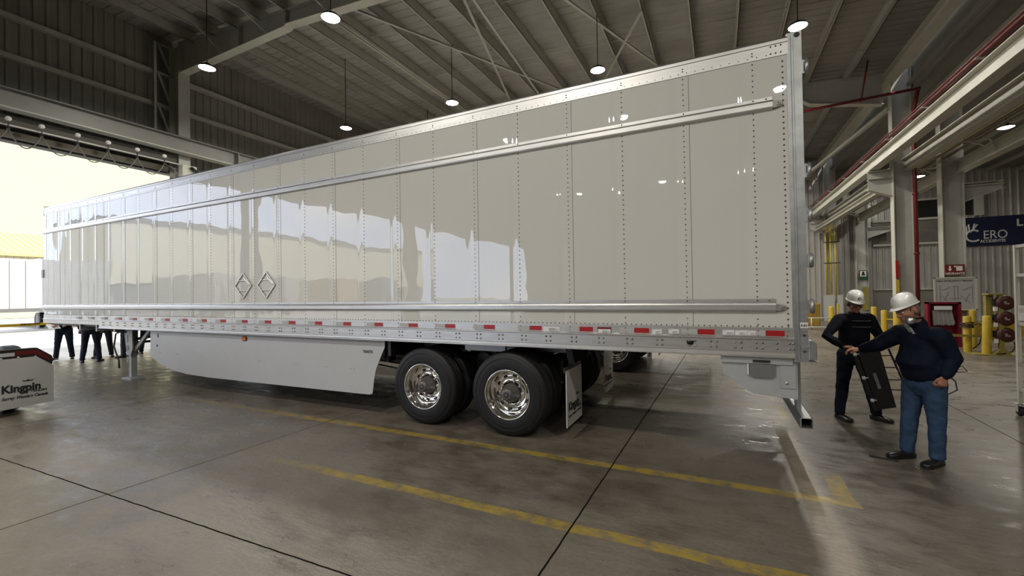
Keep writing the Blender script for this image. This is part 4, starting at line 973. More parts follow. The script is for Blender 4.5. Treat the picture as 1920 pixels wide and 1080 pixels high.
# ------------------------------------------------------------------ people
V = Vector
def loft(bm, pts, rad, side=None, seg=14):
    """closed tapered tube; rad = list of (r_side, r_front) or r; round caps"""
    pts = [V(p) for p in pts]; k = len(pts); rings = []; prev = V(side) if side else None
    R_ = [(r, r) if isinstance(r, (int, float)) else r for r in rad]
    # add cap rings
    d0 = (pts[1]-pts[0]).normalized(); d1 = (pts[-1]-pts[-2]).normalized()
    P = [pts[0]-d0*min(R_[0])*.62]+pts+[pts[-1]+d1*min(R_[-1])*.62]
    Q = [(R_[0][0]*.62, R_[0][1]*.62)]+R_+[(R_[-1][0]*.62, R_[-1][1]*.62)]
    for i, p in enumerate(P):
        d = (P[min(i+1, len(P)-1)]-P[max(i-1, 0)]).normalized()
        if prev is None: prev = d.orthogonal()
        a = (prev-d*prev.dot(d)).normalized(); prev = a; b_ = d.cross(a)
        rings.append([bm.verts.new(p+a*math.cos(2*PI*j/seg)*Q[i][0]+b_*math.sin(2*PI*j/seg)*Q[i][1]) for j in range(seg)])
    for i in range(len(rings)-1):
        for j in range(seg): bm.faces.new((rings[i][j], rings[i][(j+1) % seg], rings[i+1][(j+1) % seg], rings[i+1][j]))
    c0 = bm.verts.new(P[0]-d0*min(R_[0])*.3); c1 = bm.verts.new(P[-1]+d1*min(R_[-1])*.3)
    for j in range(seg): bm.faces.new((rings[0][(j+1) % seg], rings[0][j], c0)); bm.faces.new((rings[-1][j], rings[-1][(j+1) % seg], c1))
def ell(bm, c, axes, r, seg=18):
    """ellipsoid; axes = three unit vectors, r = three radii"""
    M = Matrix((V(axes[0])*r[0], V(axes[1])*r[1], V(axes[2])*r[2])).transposed().to_4x4(); M.translation = V(c)
    bmesh.ops.create_uvsphere(bm, u_segments=seg, v_segments=seg-6, radius=1, matrix=M)
def finish(bm, name, mt, parent, voxel, smooth=2, nz_=None):
    bmesh.ops.recalc_face_normals(bm, faces=bm.faces)
    me = bpy.data.meshes.new(name); bm.to_mesh(me); bm.free()
    ob = bpy.data.objects.new(name, me); COL.objects.link(ob)
    md = ob.modifiers.new('r', 'REMESH'); md.mode = 'VOXEL'; md.voxel_size = voxel
    sm_ = ob.modifiers.new('s', 'SMOOTH'); sm_.factor = .5; sm_.iterations = smooth
    if nz_:
        tx = bpy.data.textures.new(name, 'CLOUDS'); tx.noise_scale = nz_[0]; dp = ob.modifiers.new('d', 'DISPLACE'); dp.texture = tx; dp.strength = nz_[1]; dp.mid_level = .5; dp.texture_coords = 'LOCAL'
    dg = bpy.context.evaluated_depsgraph_get(); m2 = bpy.data.meshes.new_from_object(ob.evaluated_get(dg)); ob.modifiers.clear(); ob.data = m2; m2.name = name
    bpy.data.meshes.remove(me)
    m2.materials.clear(); m2.materials.append(mt)
    og = ORG.get(parent.name, V((0,0,0)))
    m2.transform(Matrix.Translation(-og))
    for p in m2.polygons: p.use_smooth = True
    ob.parent = parent; ORG[ob.name] = og
    return ob
def hand(bm, w, d, n, t, s=1.0, curl=.9, spread=.12):
    """w wrist, d finger direction, n palm normal (towards palm), t thumb side"""
    w, d, n, t = V(w), V(d).normalized(), V(n), V(t); n = (n-d*n.dot(d)).normalized(); t = (t-d*t.dot(d)-n*t.dot(n)).normalized()
    loft(bm, [w-d*.03*s, w+d*.02*s, w+d*.05*s, w+d*.085*s], [(.026*s, .019*s), (.032*s, .018*s), (.038*s, .016*s), (.037*s, .014*s)], side=t, seg=12)
    lens = [(.040, .026, .020), (.044, .029, .022), (.041, .027, .021), (.033, .021, .018)]
    for i, (l1, l2, l3) in enumerate(lens):
        off = (1.5-i)*.0205*s
        p = w+d*(.086-.004*abs(i-1.2))*s+t*off; a = 0; pts = [p-d*.012*s]; pts.append(p)
        for q, l in enumerate((l1, l2, l3)):
            a += curl*(.75 if q == 0 else 1.0)
            dd = (d*math.cos(a)+n*math.sin(a)+t*spread*(1.5-i)*.4).normalized(); p = p+dd*l*s; pts.append(p)
        loft(bm, pts, [.0095*s, .0098*s, .0092*s, .0085*s, .0068*s], seg=8)
    p = w+d*.028*s+t*.028*s; d1 = (d*.65+t*.65+n*.35).normalized(); d2 = (d*.9+t*.1+n*.5).normalized()
    loft(bm, [p-d1*.015*s, p+d1*.030*s, p+d1*.030*s+d2*.032*s, p+d1*.030*s+d2*.055*s], [.015*s, .0125*s, .0105*s, .008*s], seg=8)
def head(bm, c, f, u, s=1.0, full=1.0):
    f, u = V(f).normalized(), V(u); u = (u-f*u.dot(f)).normalized(); r = f.cross(u); ax = (r, f, u); c = V(c)
    P = lambda a, b_, c_: c+r*a*s+f*b_*s+u*c_*s
    ell(bm, P(0, -.012, .035), ax, (.077*s, .096*s, .088*s))            # cranium
    ell(bm, P(0, .022, -.025), ax, (.062*s*full, .070*s, .075*s))       # face
    ell(bm, P(0, .040, -.078), ax, (.047*s*full, .048*s, .036*s))       # jaw and chin
    ell(bm, P(0, .074, -.095), ax, (.020*s, .016*s, .016*s))            # chin
    ell(bm, P(0, .080, .018), ax, (.048*s, .016*s, .012*s))             # brow
    for k in (-1, 1):
        ell(bm, P(.040*k, .060, -.030), ax, (.022*s, .022*s, .020*s))   # cheek
        ell(bm, P(.080*k, -.010, -.012), ax, (.010*s, .020*s, .032*s))  # ear
    loft(bm, [P(0, .088, .008), P(0, .104, -.018), P(0, .110, -.030)], [.010*s, .012*s, .015*s], seg=8)   # nose
    ell(bm, P(0, .098, -.034), ax, (.019*s, .012*s, .009*s))
    ell(bm, P(0, .086, -.058), ax, (.024*s, .010*s, .006*s)); ell(bm, P(0, .084, -.068), ax, (.020*s, .010*s, .007*s))  # lips
    return P, r, f, u
def face_bits(P, r, f, u, parent, og, glasses=False, s=1.0, hair=True, beard=False):
    ax = (r, f, u)
    for nm, mt, rad, z, y in (('eye', signw, .0115, 0.0, .079),):
        for k in (-1, 1):
            bm = bmesh.new(); ell(bm, P(.031*k, y, z), ax, (rad, rad, rad), 12); e = finish(bm, 'eye', mt, parent, .003, 0)
            bm = bmesh.new(); ell(bm, P(.031*k, y+.008, z-.002), ax, (.006, .005, .006), 10); finish(bm, 'iris', ink, e, .0015, 0)
    b = MB()
    for k in (-1, 1): b.tube([P(.015*k, .094, .016), P(.032*k, .092, .022), P(.050*k, .080, .016)], .0035, 6)
    b.build('eyebrow', hairm, parent)
    if hair:
        bm = bmesh.new(); ell(bm, P(0, -.035, .0), ax, (.076*s, .074*s, .085*s)); finish(bm, 'hair', hairm, parent, .008, 1)
    if glasses:
        b = MB()
        for k in (-1, 1):
            pts = [P(.031*k+.022*math.cos(a), .100, -.002+.017*math.sin(a)) for a in [i*PI/6 for i in range(13)]]; b.tube(pts, .0022, 6)
            b.tube([P(.054*k, .098, .002), P(.080*k, .02, .006)], .0022, 6)
        b.tube([P(-.009, .101, 0), P(.009, .101, 0)], .002, 6); b.build('glasses', ink, parent)
def hardhat(P0, r, f, u, parent, badge=True):
    P = lambda a, b_, c_: P0(a*.92, b_*.92, c_*.86+.026)
    og = ORG[parent.name]
    b = MB(); n = 28; rings = []
    rows = [(1.0, 0), (1.0, .018), (.985, .045), (.93, .075), (.82, .102), (.62, .124), (.35, .136), (.12, .139)]
    vs = []
    for (k, h) in rows:
        for j in range(n):
            a = 2*PI*j/n; rx, ry = .098*k, .122*k
            ridge = 1+.02*(math.cos(a*2)**8)*(1 if h > .04 else 0)
            vs.append(P(rx*math.cos(a), -.005+ry*math.sin(a), .036+h*ridge))
    fs = []
    for i in range(len(rows)-1):
        for j in range(n): fs.append((i*n+j, i*n+(j+1) % n, (i+1)*n+(j+1) % n, (i+1)*n+j))
    fs.append(tuple((len(rows)-1)*n+j for j in range(n)))
    b.add(vs, fs, True)
    for o_ in (-.012, .012): b.tube([P(o_, .105-.0+.0, .095), P(o_, .06, .158), P(o_, 0, .176), P(o_, -.06, .162), P(o_, -.11, .10)], .004, 6)
    h = b.build('hard_hat', hatw, parent, fix=False)
    b = MB(); vs = []
    for j in range(n):
        a = 2*PI*j/n; fr = max(0, math.sin(a))**1.6
        vs.append(P(.097*math.cos(a), -.005+.121*math.sin(a), .040)); vs.append(P((.110+.004*fr)*math.cos(a), -.005+(.134+.045*fr)*math.sin(a), .030-.014*fr))
        vs.append(P((.110+.004*fr)*math.cos(a), -.005+(.134+.045*fr)*math.sin(a), .026-.014*fr)); vs.append(P(.094*math.cos(a), -.005+.118*math.sin(a), .033))
    fs = []
    for j in range(n):
        q = (j+1) % n
        for k in range(4): fs.append((4*j+k, 4*q+k, 4*q+(k+1) % 4, 4*j+(k+1) % 4))
    b.add(vs, fs, True); b.build('brim', hatw, h)
    if badge:
        b = MB(); c = P(0, .118, .085); b.dome(c, .019, .003, tuple(f), 12); bd = b.build('badge', ink, h)
        b = MB(); b.dome(P(0, .122, .085), .011, .002, tuple(f), 10); b.build('badge_centre', signw, bd)
    b = MB()
    for k in (-1, 1): b.tube([P(.082*k, .01, .04), P(.074*k, .03, -.03), P(.045*k, .052, -.10), P(0, .060, -.118)], .0032, 5); b.tube([P(.082*k, -.04, .04), P(.078*k, .0, -.04), P(.060*k, .035, -.085)], .0032, 5)
    b.build('chin_strap', ink, h)
    return h
def shoe(an, toe, mt, parent, h=.075, name='shoe'):
    an, toe = V(an), V(toe); d = (toe-an); d.z = 0; L_ = d.length; d.normalize(); s = V((-d.y, d.x, 0))
    bm = bmesh.new(); a0 = V((an.x, an.y, 0))
    loft(bm, [a0-d*.055+V((0,0,.032)), a0+V((0,0,.036)), a0+d*.07+V((0,0,.036)), a0+d*.135+V((0,0,.032)), a0+d*.185+V((0,0,.028))], [(.036, .032), (.040, .036), (.043, .036), (.050, .032), (.044, .024)], side=s, seg=14)
    loft(bm, [a0+V((0,0,.05)), V((an.x, an.y, .12))], [(.042, .050), (.044, .048)], side=s, seg=12)
    for v in bm.verts: v.co.z = max(v.co.z, .004)
    o = finish(bm, name, mt, parent, .006, 2)
    bm = bmesh.new(); loft(bm, [a0-d*.06+V((0,0,.012)), a0+d*.02+V((0,0,.012)), a0+d*.13+V((0,0,.012)), a0+d*.19+V((0,0,.012))], [(.038, .012), (.041, .012), (.052, .012), (.042, .012)], side=s, seg=14)
    finish(bm, 'sole', rubber, o, .005, 1)
    return o
def person(name_label, J, f, jm, pm, sm_=bootm, vox=.008, belly=1.0, hands=(None, None), headv=None, hat=True, group=None, glasses=False, jlen=.0, hatbadge=True, facefull=1.0, armr=1.0, cuff=True):
    loc = V(((J['anL'][0]+J['anR'][0])/2, (J['anL'][1]+J['anR'][1])/2, 0))
    r = thing('person', name_label, 'person', loc, group)
    g = {k: V(v) for k, v in J.items()}; f = V(f).normalized(); sd = V((-f.y, f.x, 0))   # sd points to the figure's left
    hip = (g['hipL']+g['hipR'])/2; sh = (g['shL']+g['shR'])/2; neck = g['neck']; up = V((0,0,1))
    hh = (sh-hip)
    # ---- body (skin) : neck, head, arms, hands, legs, trunk as one surface
    bm = bmesh.new()
    loft(bm, [hip-up*.02, hip+hh*.3, hip+hh*.6, sh-up*.06, sh+up*.02], [(.135, .09), (.13*belly, .095*belly), (.14, .10), (.15, .09), (.09, .06)], side=sd)
    loft(bm, [sh, neck, g['headc']-up*.04], [.062, .055, .052])
    for s_ in 'LR':
        loft(bm, [g['sh'+s_], (g['sh'+s_]+g['el'+s_])/2, g['el'+s_], (g['el'+s_]*.4+g['wr'+s_]*.6), g['wr'+s_]], [.052, .043, .038, .033, .027])
        loft(bm, [sh, g['sh'+s_]], [.06, .055])
        loft(bm, [g['hip'+s_], g['kn'+s_], (g['kn'+s_]*.6+g['an'+s_]*.4), g['an'+s_]], [.085, .055, .055, .038])
        hp = hands[0 if s_ == 'L' else 1]
        if hp: hand(bm, g['wr'+s_], hp[0], hp[1], hp[2], 1.0, hp[3])
    hf, hu = headv if headv else (f, up)
    P, hr, hf, hu = head(bm, g['headc'], hf, hu, 1.0, facefull)
    body = finish(bm, 'body', skin, r, vox, 1)
    face_bits(P, hr, hf, hu, body, None, glasses)
    if hat: hardhat(P, hr, hf, hu, r, hatbadge)
    # ---- jacket
    bm = bmesh.new(); hem = hip+up*jlen
    B = belly
    loft(bm, [hem, hem+up*.10, hip+hh*.42+f*.02*(B-1)*4, hip+hh*.68, sh-up*.05, sh+up*.025, neck-up*.005], [(.165*B**.5, .125*B), (.172*B**.6, .132*B**1.3), (.172*B**.5, .135*B**1.2), (.180*B**.3, .130), (.175, .110), (.095, .075), (.066, .064)], side=sd, seg=20)
    for s_ in 'LR':
        a, e, w = g['sh'+s_], g['el'+s_], g['wr'+s_]
        loft(bm, [sh-up*.02, a-up*.005], [.085*armr**.5, .078*armr**.5])
        loft(bm, [a, (a+e)/2, e, (e*.45+w*.55), w-(w-e).normalized()*.012], [.074*armr, .066*armr, .056*armr, .050*armr, .040*armr])
    jk = finish(bm, 'jacket', jm, r, .011, 3, (.09, .014))
    bm = bmesh.new(); loft(bm, [neck-up*.03, neck+up*.012+f*.004], [(.073, .072), (.068, .068)], side=sd); finish(bm, 'collar', jm, jk, .008, 1)
    bm = bmesh.new()
    loft(bm, [hem-up*.012, hem+up*.03], [(.160*B**.5, .122*B), (.168*B**.5, .13*B)], side=sd, seg=20); finish(bm, 'hem_band', jm, jk, .010, 1)
    # ---- trousers
    bm = bmesh.new()
    loft(bm, [hip-up*.05, hip+up*.04, hip+up*.12], [(.150*B**.4, .118*B**.4), (.155*B**.4, .118*B**.5), (.150*B**.4, .112*B**.5)], side=sd, seg=18)
    for s_ in 'LR':
        h_, k_, a_ = g['hip'+s_], g['kn'+s_], g['an'+s_]
        loft(bm, [h_+up*.02, (h_+k_)/2, k_, (k_+a_)/2, a_+up*.03, a_-up*.02], [(.098, .105), (.086, .092), (.070, .074), (.064, .070), (.058, .062), (.060, .066)], side=sd, seg=16)
    finish(bm, 'jeans' if pm is denim else 'trousers', pm, r, .010, 3, (.07, .016))
    for s_ in 'LR': shoe(g['an'+s_], g['toe'+s_], sm_, r)
    return r, g, sd, f, P, jk
# man in navy jacket and jeans, leaning in, right arm stretched to the other man's hands
Jm = dict(neck=(1.065, .975, 1.368), headc=(.970, .930, 1.500), shL=(1.16, .80, 1.262), shR=(.99, 1.135, 1.262), elL=(1.255, .80, 1.045), wrL=(1.175, .765, .885),
          elR=(.80, 1.20, 1.115), wrR=(.685, 1.30, 1.055), hipL=(1.14, .89, .80), hipR=(1.055, 1.06, .80), knL=(1.155, .89, .43), knR=(1.00, 1.04, .43), anL=(1.155, .90, .10), anR=(.975, 1.04, .10), toeL=(1.05, .80, 0), toeR=(.80, .955, 0))
fm = V((-.90, -.43, 0))
man, g, sd, f_, P, jk = person('stout person in navy jacket, blue jeans and white hard hat, reaching out one hand', Jm, fm, jacket_n, denim, vox=.006, belly=1.30,
    hands=(((-.20, -.05, -.95), (-.25, .95, .0), (-.9, -.3, 0), 1.25), ((-.93, .25, -.05), (-.25, .2, -1), (.2, -.9, .3), .55)), headv=((-.90, -.42, -.36), (-.33, -.05, .95)), jlen=.055, hatbadge=False, facefull=1.12, armr=1.25)
# ear muffs at the neck, collar zip and chest logo
b = MB(); c = V((.965, .845, 1.400)); nr = V((-.30, -.94, .05)).normalized()
b2 = nr.orthogonal().normalized(); b3 = nr.cross(b2)
def disc(b, c, nrm, prof, n=24):
    a = nrm.orthogonal().normalized(); q = nrm.cross(a); vs = []
    for (r, h) in prof: vs += [c+(a*math.cos(2*PI*j/n)+q*math.sin(2*PI*j/n))*r+nrm*h for j in range(n)]
    b.add(vs, [(i*n+j, i*n+(j+1) % n, (i+1)*n+(j+1) % n, (i+1)*n+j) for i in range(len(prof)-1) for j in range(n)], True)
disc(b, c, nr, [(0, -.03), (.034, -.03), (.040, -.005), (.036, .006), (.030, .010)]); em = b.build('ear_muff', mat('dark_muff', (.10, .10, .10), .4), man)
b = MB(); disc(b, c, nr, [(.030, .010), (.024, .016), (.0, .018)]); b.build('muff_cap', alu, em)
b = MB(); b.tube([c, V((1.0, .86, 1.42)), V((1.09, .93, 1.43)), V((1.08, 1.03, 1.42))], .007, 7); b.build('muff_band', ink, em)
b = MB(); b.bar(P(0, .075, -.13), P(0, .055, -.21), .035, .02, tuple(fm)); b.build('shirt_collar', greyc, man)
b = MB(); c = V((.965, .780, 1.285)); disc(b, c, V((-.55, -.83, .1)).normalized(), [(.018, 0), (.016, .003), (0, .004)], 3); b.build('chest_logo', mat('logo_grey', (.22, .24, .27), .6), jk)
b = MB(); b.tube([V((1.285, .86, .95)), V((1.33, .84, .98)), V((1.37, .86, .93)), V((1.33, .90, .91)), V((1.27, .92, .92))], .004, 6); b.tube([V((1.24, .93, .90)), V((1.30, .90, .82)), V((1.31, .90, .74)), V((1.25, .92, .69)), V((1.19, .95, .69))], .006, 6)
tag(b.build('coiled_cable', rubber_s), 'black cable loops hanging behind the hip of the person in jeans', 'cable')

# man in black, helmet with badge, holding the folded board
Jw = dict(neck=(.885, 2.45, 1.385), headc=(.888, 2.40, 1.525), shL=(1.055, 2.52, 1.325), shR=(.715, 2.365, 1.325), elL=(1.165, 2.50, 1.08), wrL=(1.05, 2.29, .965), elR=(.545, 2.25, 1.10), wrR=(.70, 2.085, .985),
          hipL=(.955, 2.49, .86), hipR=(.785, 2.41, .86), knL=(1.03, 2.47, .48), knR=(.735, 2.39, .48), anL=(1.11, 2.52, .10), anR=(.70, 2.40, .10), toeL=(1.24, 2.36, 0), toeR=(.78, 2.22, 0))
fw = V((.38, -.92, 0))
wk, gw, sdw, fw_, Pw, jkw = person('person in black jacket, dark trousers and white hard hat, looking down at board', Jw, fw, jacket_b, darkpants, vox=.006, belly=1.06,
    hands=(((-.2, -.9, -.3), (-.9, .1, 0), (0, 0, 1), 1.1), ((.55, -.80, .1), (.1, .2, -1), (.5, .1, .5), .85)), headv=((.14, -.93, -.30), (.05, -.30, .95)), glasses=True, jlen=.09)
# reflective chest band with lettering dashes
b = MB()
cz = V((.905, 2.29, 1.235)); 
pts = [V((.905, 2.44, 0))+sdw*.150*math.sin(a)+fw_*.155*math.cos(a) for a in [math.radians(-52+13*i) for i in range(9)]]
for zz in (1.295, 1.215):
    vs = []
    for p in pts: vs += [V((p.x, p.y, zz)), V((p.x, p.y, zz+.014))]
    b.add(vs, [(2*i, 2*i+2, 2*i+3, 2*i+1) for i in range(8)])
bd = b.build('chest_band', mat('chest_band_grey', (.05, .055, .065), .5), jkw, fix=False)
bd.modifiers.new('t', 'SOLIDIFY').thickness = .006
# the black folded board
bq = thing('folding_board', 'black slatted equipment board with white clamps and side ladder, held by one hand', 'equipment board', (1.0, 2.15, .2))
TL, TR, BR, BL = V((.76, 2.02, .955)), V((1.07, 2.165, .965)), V((1.245, 2.26, .235)), V((1.0, 2.14, .205))
nb = (TR-TL).cross(BL-TL).normalized()
if nb.y > 0: nb = -nb
b = MB(); vs = [p+nb*o for o in (0, -.018) for p in (TL, TR, BR, BL)]; b.add(vs, [(0,1,2,3),(7,6,5,4),(0,4,5,1),(1,5,6,2),(2,6,7,3),(3,7,4,0)]); b.build('panel', mat('satin_black', (.009, .009, .010), .35), bq)
b = MB(); b.bar(TL+nb*.02, BL+nb*.02, .035, .03, tuple(nb)); b.build('side_rail', rubber_s, bq)
b = MB(); a0 = TL.lerp(TR, .18)+nb*.012; a1 = BL.lerp(BR, .16)+nb*.012; b.bar(a0, a1, .018, .012, tuple(nb)); b.build('inner_rail', rubber_s, bq)
for t in (.06, .45, .82):
    b = MB(); c = TL.lerp(BL, t)+nb*.045-(TR-TL).normalized()*.015; b.lathe([(0, -.02), (.017, -.02), (.021, 0), (.017, .02), (0, .02)], c, 'Z', 12); b.cyl(c, c+(TR-TL).normalized()*.05, .008, 8); b.build('clamp', mat('clamp_white', (.75, .75, .72), .3), bq)
b = MB(); s0 = TL.lerp(TR, .5).lerp(BL.lerp(BR, .5), .40)+nb*.003; s1 = TL.lerp(TR, .5).lerp(BL.lerp(BR, .55), .66)+nb*.003; b.bar(s0, s1, .04, .004, tuple(nb)); b.build('worn_label', mat('worn_label_grey', (.22, .22, .23), .6, var=.4, vscale=40), bq)
La, Lb = TR+V((.03, .02, 0)), V((1.33, 2.32, .40)); Lc, Ld = TR+V((.10, .05, .0)), V((1.39, 2.36, .40))
b = MB(); b.bar(Lc, Ld, .016, .016); b.build('ladder_rail', rubber_s, bq)
for t in (.15, .42, .70, .93):
    b = MB(); b.bar(TR.lerp(BR, t*.75), Lc.lerp(Ld, t), .012, .012); b.build('rung', rubber_s, bq)
b = MB(); c = Lc.lerp(Ld, .5)-V((.03, .02, 0)); b.lathe([(.012, -.008), (.018, -.008), (.018, .008), (.012, .008)], c, 'Y', 14); b.build('ring_clamp', MATS['clamp_white'], bq)

# group standing outside the opening, seen from the waist down under the trailer
def stander(x, y, ang, label, jm, pm, h=1.0, arms=0):
    c, s = math.cos(ang), math.sin(ang)
    def T(a, b_, z): return (x+a*c-b_*s, y+a*s+b_*c, z*h)
    # a = figure's left, b = backwards; the figure faces -b
    J = dict(neck=T(0, 0, 1.46), headc=T(0, -.02, 1.575), shL=T(.18, 0, 1.36), shR=T(-.18, 0, 1.36), elL=T(.24, -.03, 1.10), elR=T(-.24, -.03, 1.10),
             wrL=T(.12 if arms else .23, -.20 if arms else -.08, 1.02 if arms else .88), wrR=T(-.10 if arms else -.23, -.22 if arms else -.08, 1.02 if arms else .88),
             hipL=T(.09, 0, .88), hipR=T(-.09, 0, .88), knL=T(.13, -.02, .49), knR=T(-.13, -.02, .49), anL=T(.17, 0, .10), anR=T(-.17, 0, .10), toeL=T(.22, -.2, 0), toeR=T(-.22, -.2, 0))
    f = V((s, -c, 0)); 
    hd = V((s, -c, -.4 if arms else -1)).normalized()
    hl = ((V(T(-.1, -.3, .0))-V(T(0, 0, 0))).normalized() if arms else V((0, 0, -1)))
    return person(label, J, f, jm, pm, vox=.014, hands=((hl, V((0, 0, -1)) if arms else f, V((c, s, 0))*-1, .7), (hl, V((0, 0, -1)) if arms else f, V((c, s, 0)), .7)), group='people standing at the yard opening')[0]
stander(-18.0, 1.05, 1.0, 'person in dark jacket holding white papers outside, first beyond the trailer nose', jacket_b, darkpants, arms=1)
stander(-16.5, 1.10, 4.2, 'broad person in dark navy work trousers standing with feet apart under the trailer nose', jacket_n, mat('navy_trousers', (.008, .010, .028), .8), 1.04)
stander(-17.4, 1.72, 1.1, 'person in black trousers half hidden behind the broad one', jacket_b, mat('black_trousers', (.006, .006, .008), .8))
stander(-16.75, 2.02, -.9, 'person in dark grey-green trousers and brown shoes by the landing gear crank', jacket_b, mat('green_trousers', (.014, .020, .020), .8))
stander(-17.2, 2.75, 4.4, 'person in dark trousers standing behind the landing leg', jacket_n, darkpants)
b = MB(); b.box((-17.98, .66, .98), (-17.72, .90, .99), Matrix.Rotation(.5, 3, 'Y')); tag(b.build('paper_sheets', signw), 'white paper sheets held by the person beyond the trailer nose', 'paper')

# ------------------------------------------------------------------ yard outside the opening
facade = mat('cream_rendered_facade', (.80, .76, .62), .7, var=.05, vscale=.2)
bl = thing('warehouse_building', 'large cream warehouse facade across the yard, mirrored in the trailer side', 'building', (-60, -40, 0))
b = MB(); b.box((-75, -75, 3.6), (-62, -19.5, 10.6)); b.build('upper_wall', facade, bl)
b = MB(); b.box((-75, -75, 0), (-62.2, -19.5, 3.6)); b.build('lower_wall', mat('grey_facade_base', (.25, .25, .26), .7, var=.3, vscale=.3), bl)
b = MB(); b.box((-75, -75, 10.6), (-61.9, -19.4, 11.3)); b.build('parapet', mat('dark_parapet', (.18, .18, .2), .7), bl)
for i in range(5):
    b = MB(); b.box((-62.05, -70+10*i, .2), (-61.95, -65+10*i, 3.2)); b.build('dock_door', mat('dock_door_grey', (.38, .36, .33), .6), bl)
sh = thing('shed_building', 'pale ribbed shed with yellow-cream sloping roof beyond the parked trailer', 'building', (-70, 14, 0))
yroof = mat('yellow_cream_roof', (.62, .50, .22), .6, var=.1); cw = mat('cream_ribbed_wall', (.60, .55, .40), .7)
b = MB(); b.box((-80, 4, 0), (-64, 30, 6.4)); shw = b.build('wall', cw, sh)
b = MB()
for i in range(52): b.box((-64, 4+.5*i, 4.2), (-63.9, 4.22+.5*i, 6.4))
b.build('wall_ribs', mat('wall_rib_grey', (.42, .38, .27), .7), shw)
b = MB(); b.prism([(-63.6, 6.4), (-72, 9.3), (-80.4, 6.4), (-80.4, 6.2), (-63.6, 6.2)], 'Y', 3.8, 30.2); rf = b.build('roof', yroof, sh)
b = MB()
for i in range(44): b.bar((-63.6, 4+.6*i, 6.42), (-72, 4+.6*i, 9.33), .12, .08)
b.build('roof_ribs', mat('roof_rib_ochre', (.42, .33, .13), .7), rf)
b = MB(); b.box((-63.9, 14.2, 4.9), (-63.8, 15.4, 5.0)); b.build('wall_lamp', dark, sh)
# parked trailer outside
pt = thing('semi_trailer', 'white trailer parked outside beyond the yellow caution tape', 'trailer', (-36, 0, 0))
X0 = -35.5
b = MB(); b.box((X0-2.6, -9, 1.2), (X0, 6.0, 4.05)); body = b.build('body', panel_mat('outdoor_trailer_skin', (.60, .60, .58), .02, .004), pt)
b = MB(); b.box((X0-.02, -9, 1.1), (X0+.02, 6.0, 1.3)); b.build('bottom_rail', alu, pt)
b = MB()
for i in range(24): b.box((X0, -8.8+.61*i, 1.3), (X0+.012, -8.78+.61*i, 3.95))
b.build('seam', galv, pt)
b = MB(); b.box((X0-.1, 5.9, 1.1), (X0+.03, 6.05, 4.1)); b.build('corner_post', mat('post_grey', (.30, .30, .33), .4), pt)
b = MB(); b.box((X0-.18, 2.2, .05), (X0-.05, 2.33, 1.2)); b.bar((X0-.1, 2.27, .5), (X0-.1, 3.0, 1.15), .08, .08); b.bar((X0-.1, 2.27, .5), (X0-.1, 1.5, 1.15), .08, .08); b.build('landing_leg', mat('leg_grey', (.4, .4, .4), .5), pt)
b = MB(); b.box((X0-.3, 2.1, .0), (X0+.1, 2.45, .06)); b.build('landing_foot', MATS['leg_grey'], pt)
b = MB(); b.lathe([(0, 0), (.30, 0), (.5, .02), (.5, .28), (0, .28)], (X0-.3, 0.4, .5), 'X', 28); b.build('tyre', rubber, pt)
# white trailer nose behind it
p2 = thing('semi_trailer', 'bright white trailer end standing beside the parked one outside', 'trailer', (-39, 8, 0))
b = MB(); b.box((-48, 6.6, 1.2), (-38.2, 9.2, 4.3)); b.build('body', mat('plain_white_paint', (.80, .80, .80), .4), p2)  # one even white body colour
b = MB(); b.box((-48, 6.55, 1.0), (-38.1, 9.25, 1.25)); b.build('bottom_rail', alu, p2)
for y in (6.7, 8.6):
    b = MB(); b.lathe([(0, 0), (.3, 0), (.5, .02), (.5, .28), (0, .28)], (-39.6, y+.2, .5), 'Y', 24); b.build('tyre', rubber, p2)
b = MB(); b.box((-39.0, 6.7, .0), (-38.9, 6.8, 1.2)); b.build('landing_leg', MATS['leg_grey'], p2)
# more parked trailers across the yard (seen mirrored)
for i, (yy, c_) in enumerate(((-30, (.45, .45, .44)), (-38, (.50, .34, .18)), (-46, (.16, .2, .3)), (-23, (.5, .5, .48)))):
    q = thing('semi_trailer', ['grey box trailer parked before the cream warehouse', 'tan box trailer parked before the cream warehouse', 'dark blue box trailer parked before the cream warehouse', 'pale box trailer parked before the warehouse corner'][i], 'trailer', (-52, yy, 0))
    b = MB(); b.box((-56, yy, 1.1), (-44, yy+2.6, 4.1)); b.build('body', mat('yard_trailer_%s' % 'abcd'[i], c_, .5), q)
    for x in (-46, -47.3):
        b = MB(); b.lathe([(0, 0), (.5, 0), (.5, 2.5), (0, 2.5)], (x, yy+.05, .5), 'Y', 20); b.build('tyre', rubber, q)
# caution tape across the opening
tp_ = thing('caution_tape', 'yellow caution tape lettered PRECAUCION stretched across the yard opening', 'tape', (-18, 0, 1))
ty_m = mat('caution_yellow', (.75, .47, .01), .5)
b = MB(); xs = -18.1
vs = []
for i in range(25):
    y = -5.5+i*.36; z = 1.085-.02*math.sin(i*.5)-.00*i; vs += [(xs+.01*math.sin(i*.8), y, z-.036), (xs+.01*math.sin(i*.8)+.003, y, z+.036)]
b.add(vs, [(2*i, 2*i+2, 2*i+3, 2*i+1) for i in range(24)]); o = b.build('band', ty_m, tp_, fix=False); sd_ = o.modifiers.new('t', 'SOLIDIFY'); sd_.thickness = .002
for i in range(9): text('tape_lettering', 'PRECAUCION', (xs+.018, -5.2+i*.9, 1.06), .062, ink, tp_, face='+X', bold=.002)
for yy in (-5.5, 3.3):
    b = MB(); b.lathe([(.14, 0), (.14, .03), (.02, .05), (.02, 1.15), (0, 1.15)], (xs, yy, 0), 'Z', 16); b.build('post', yellow, tp_)
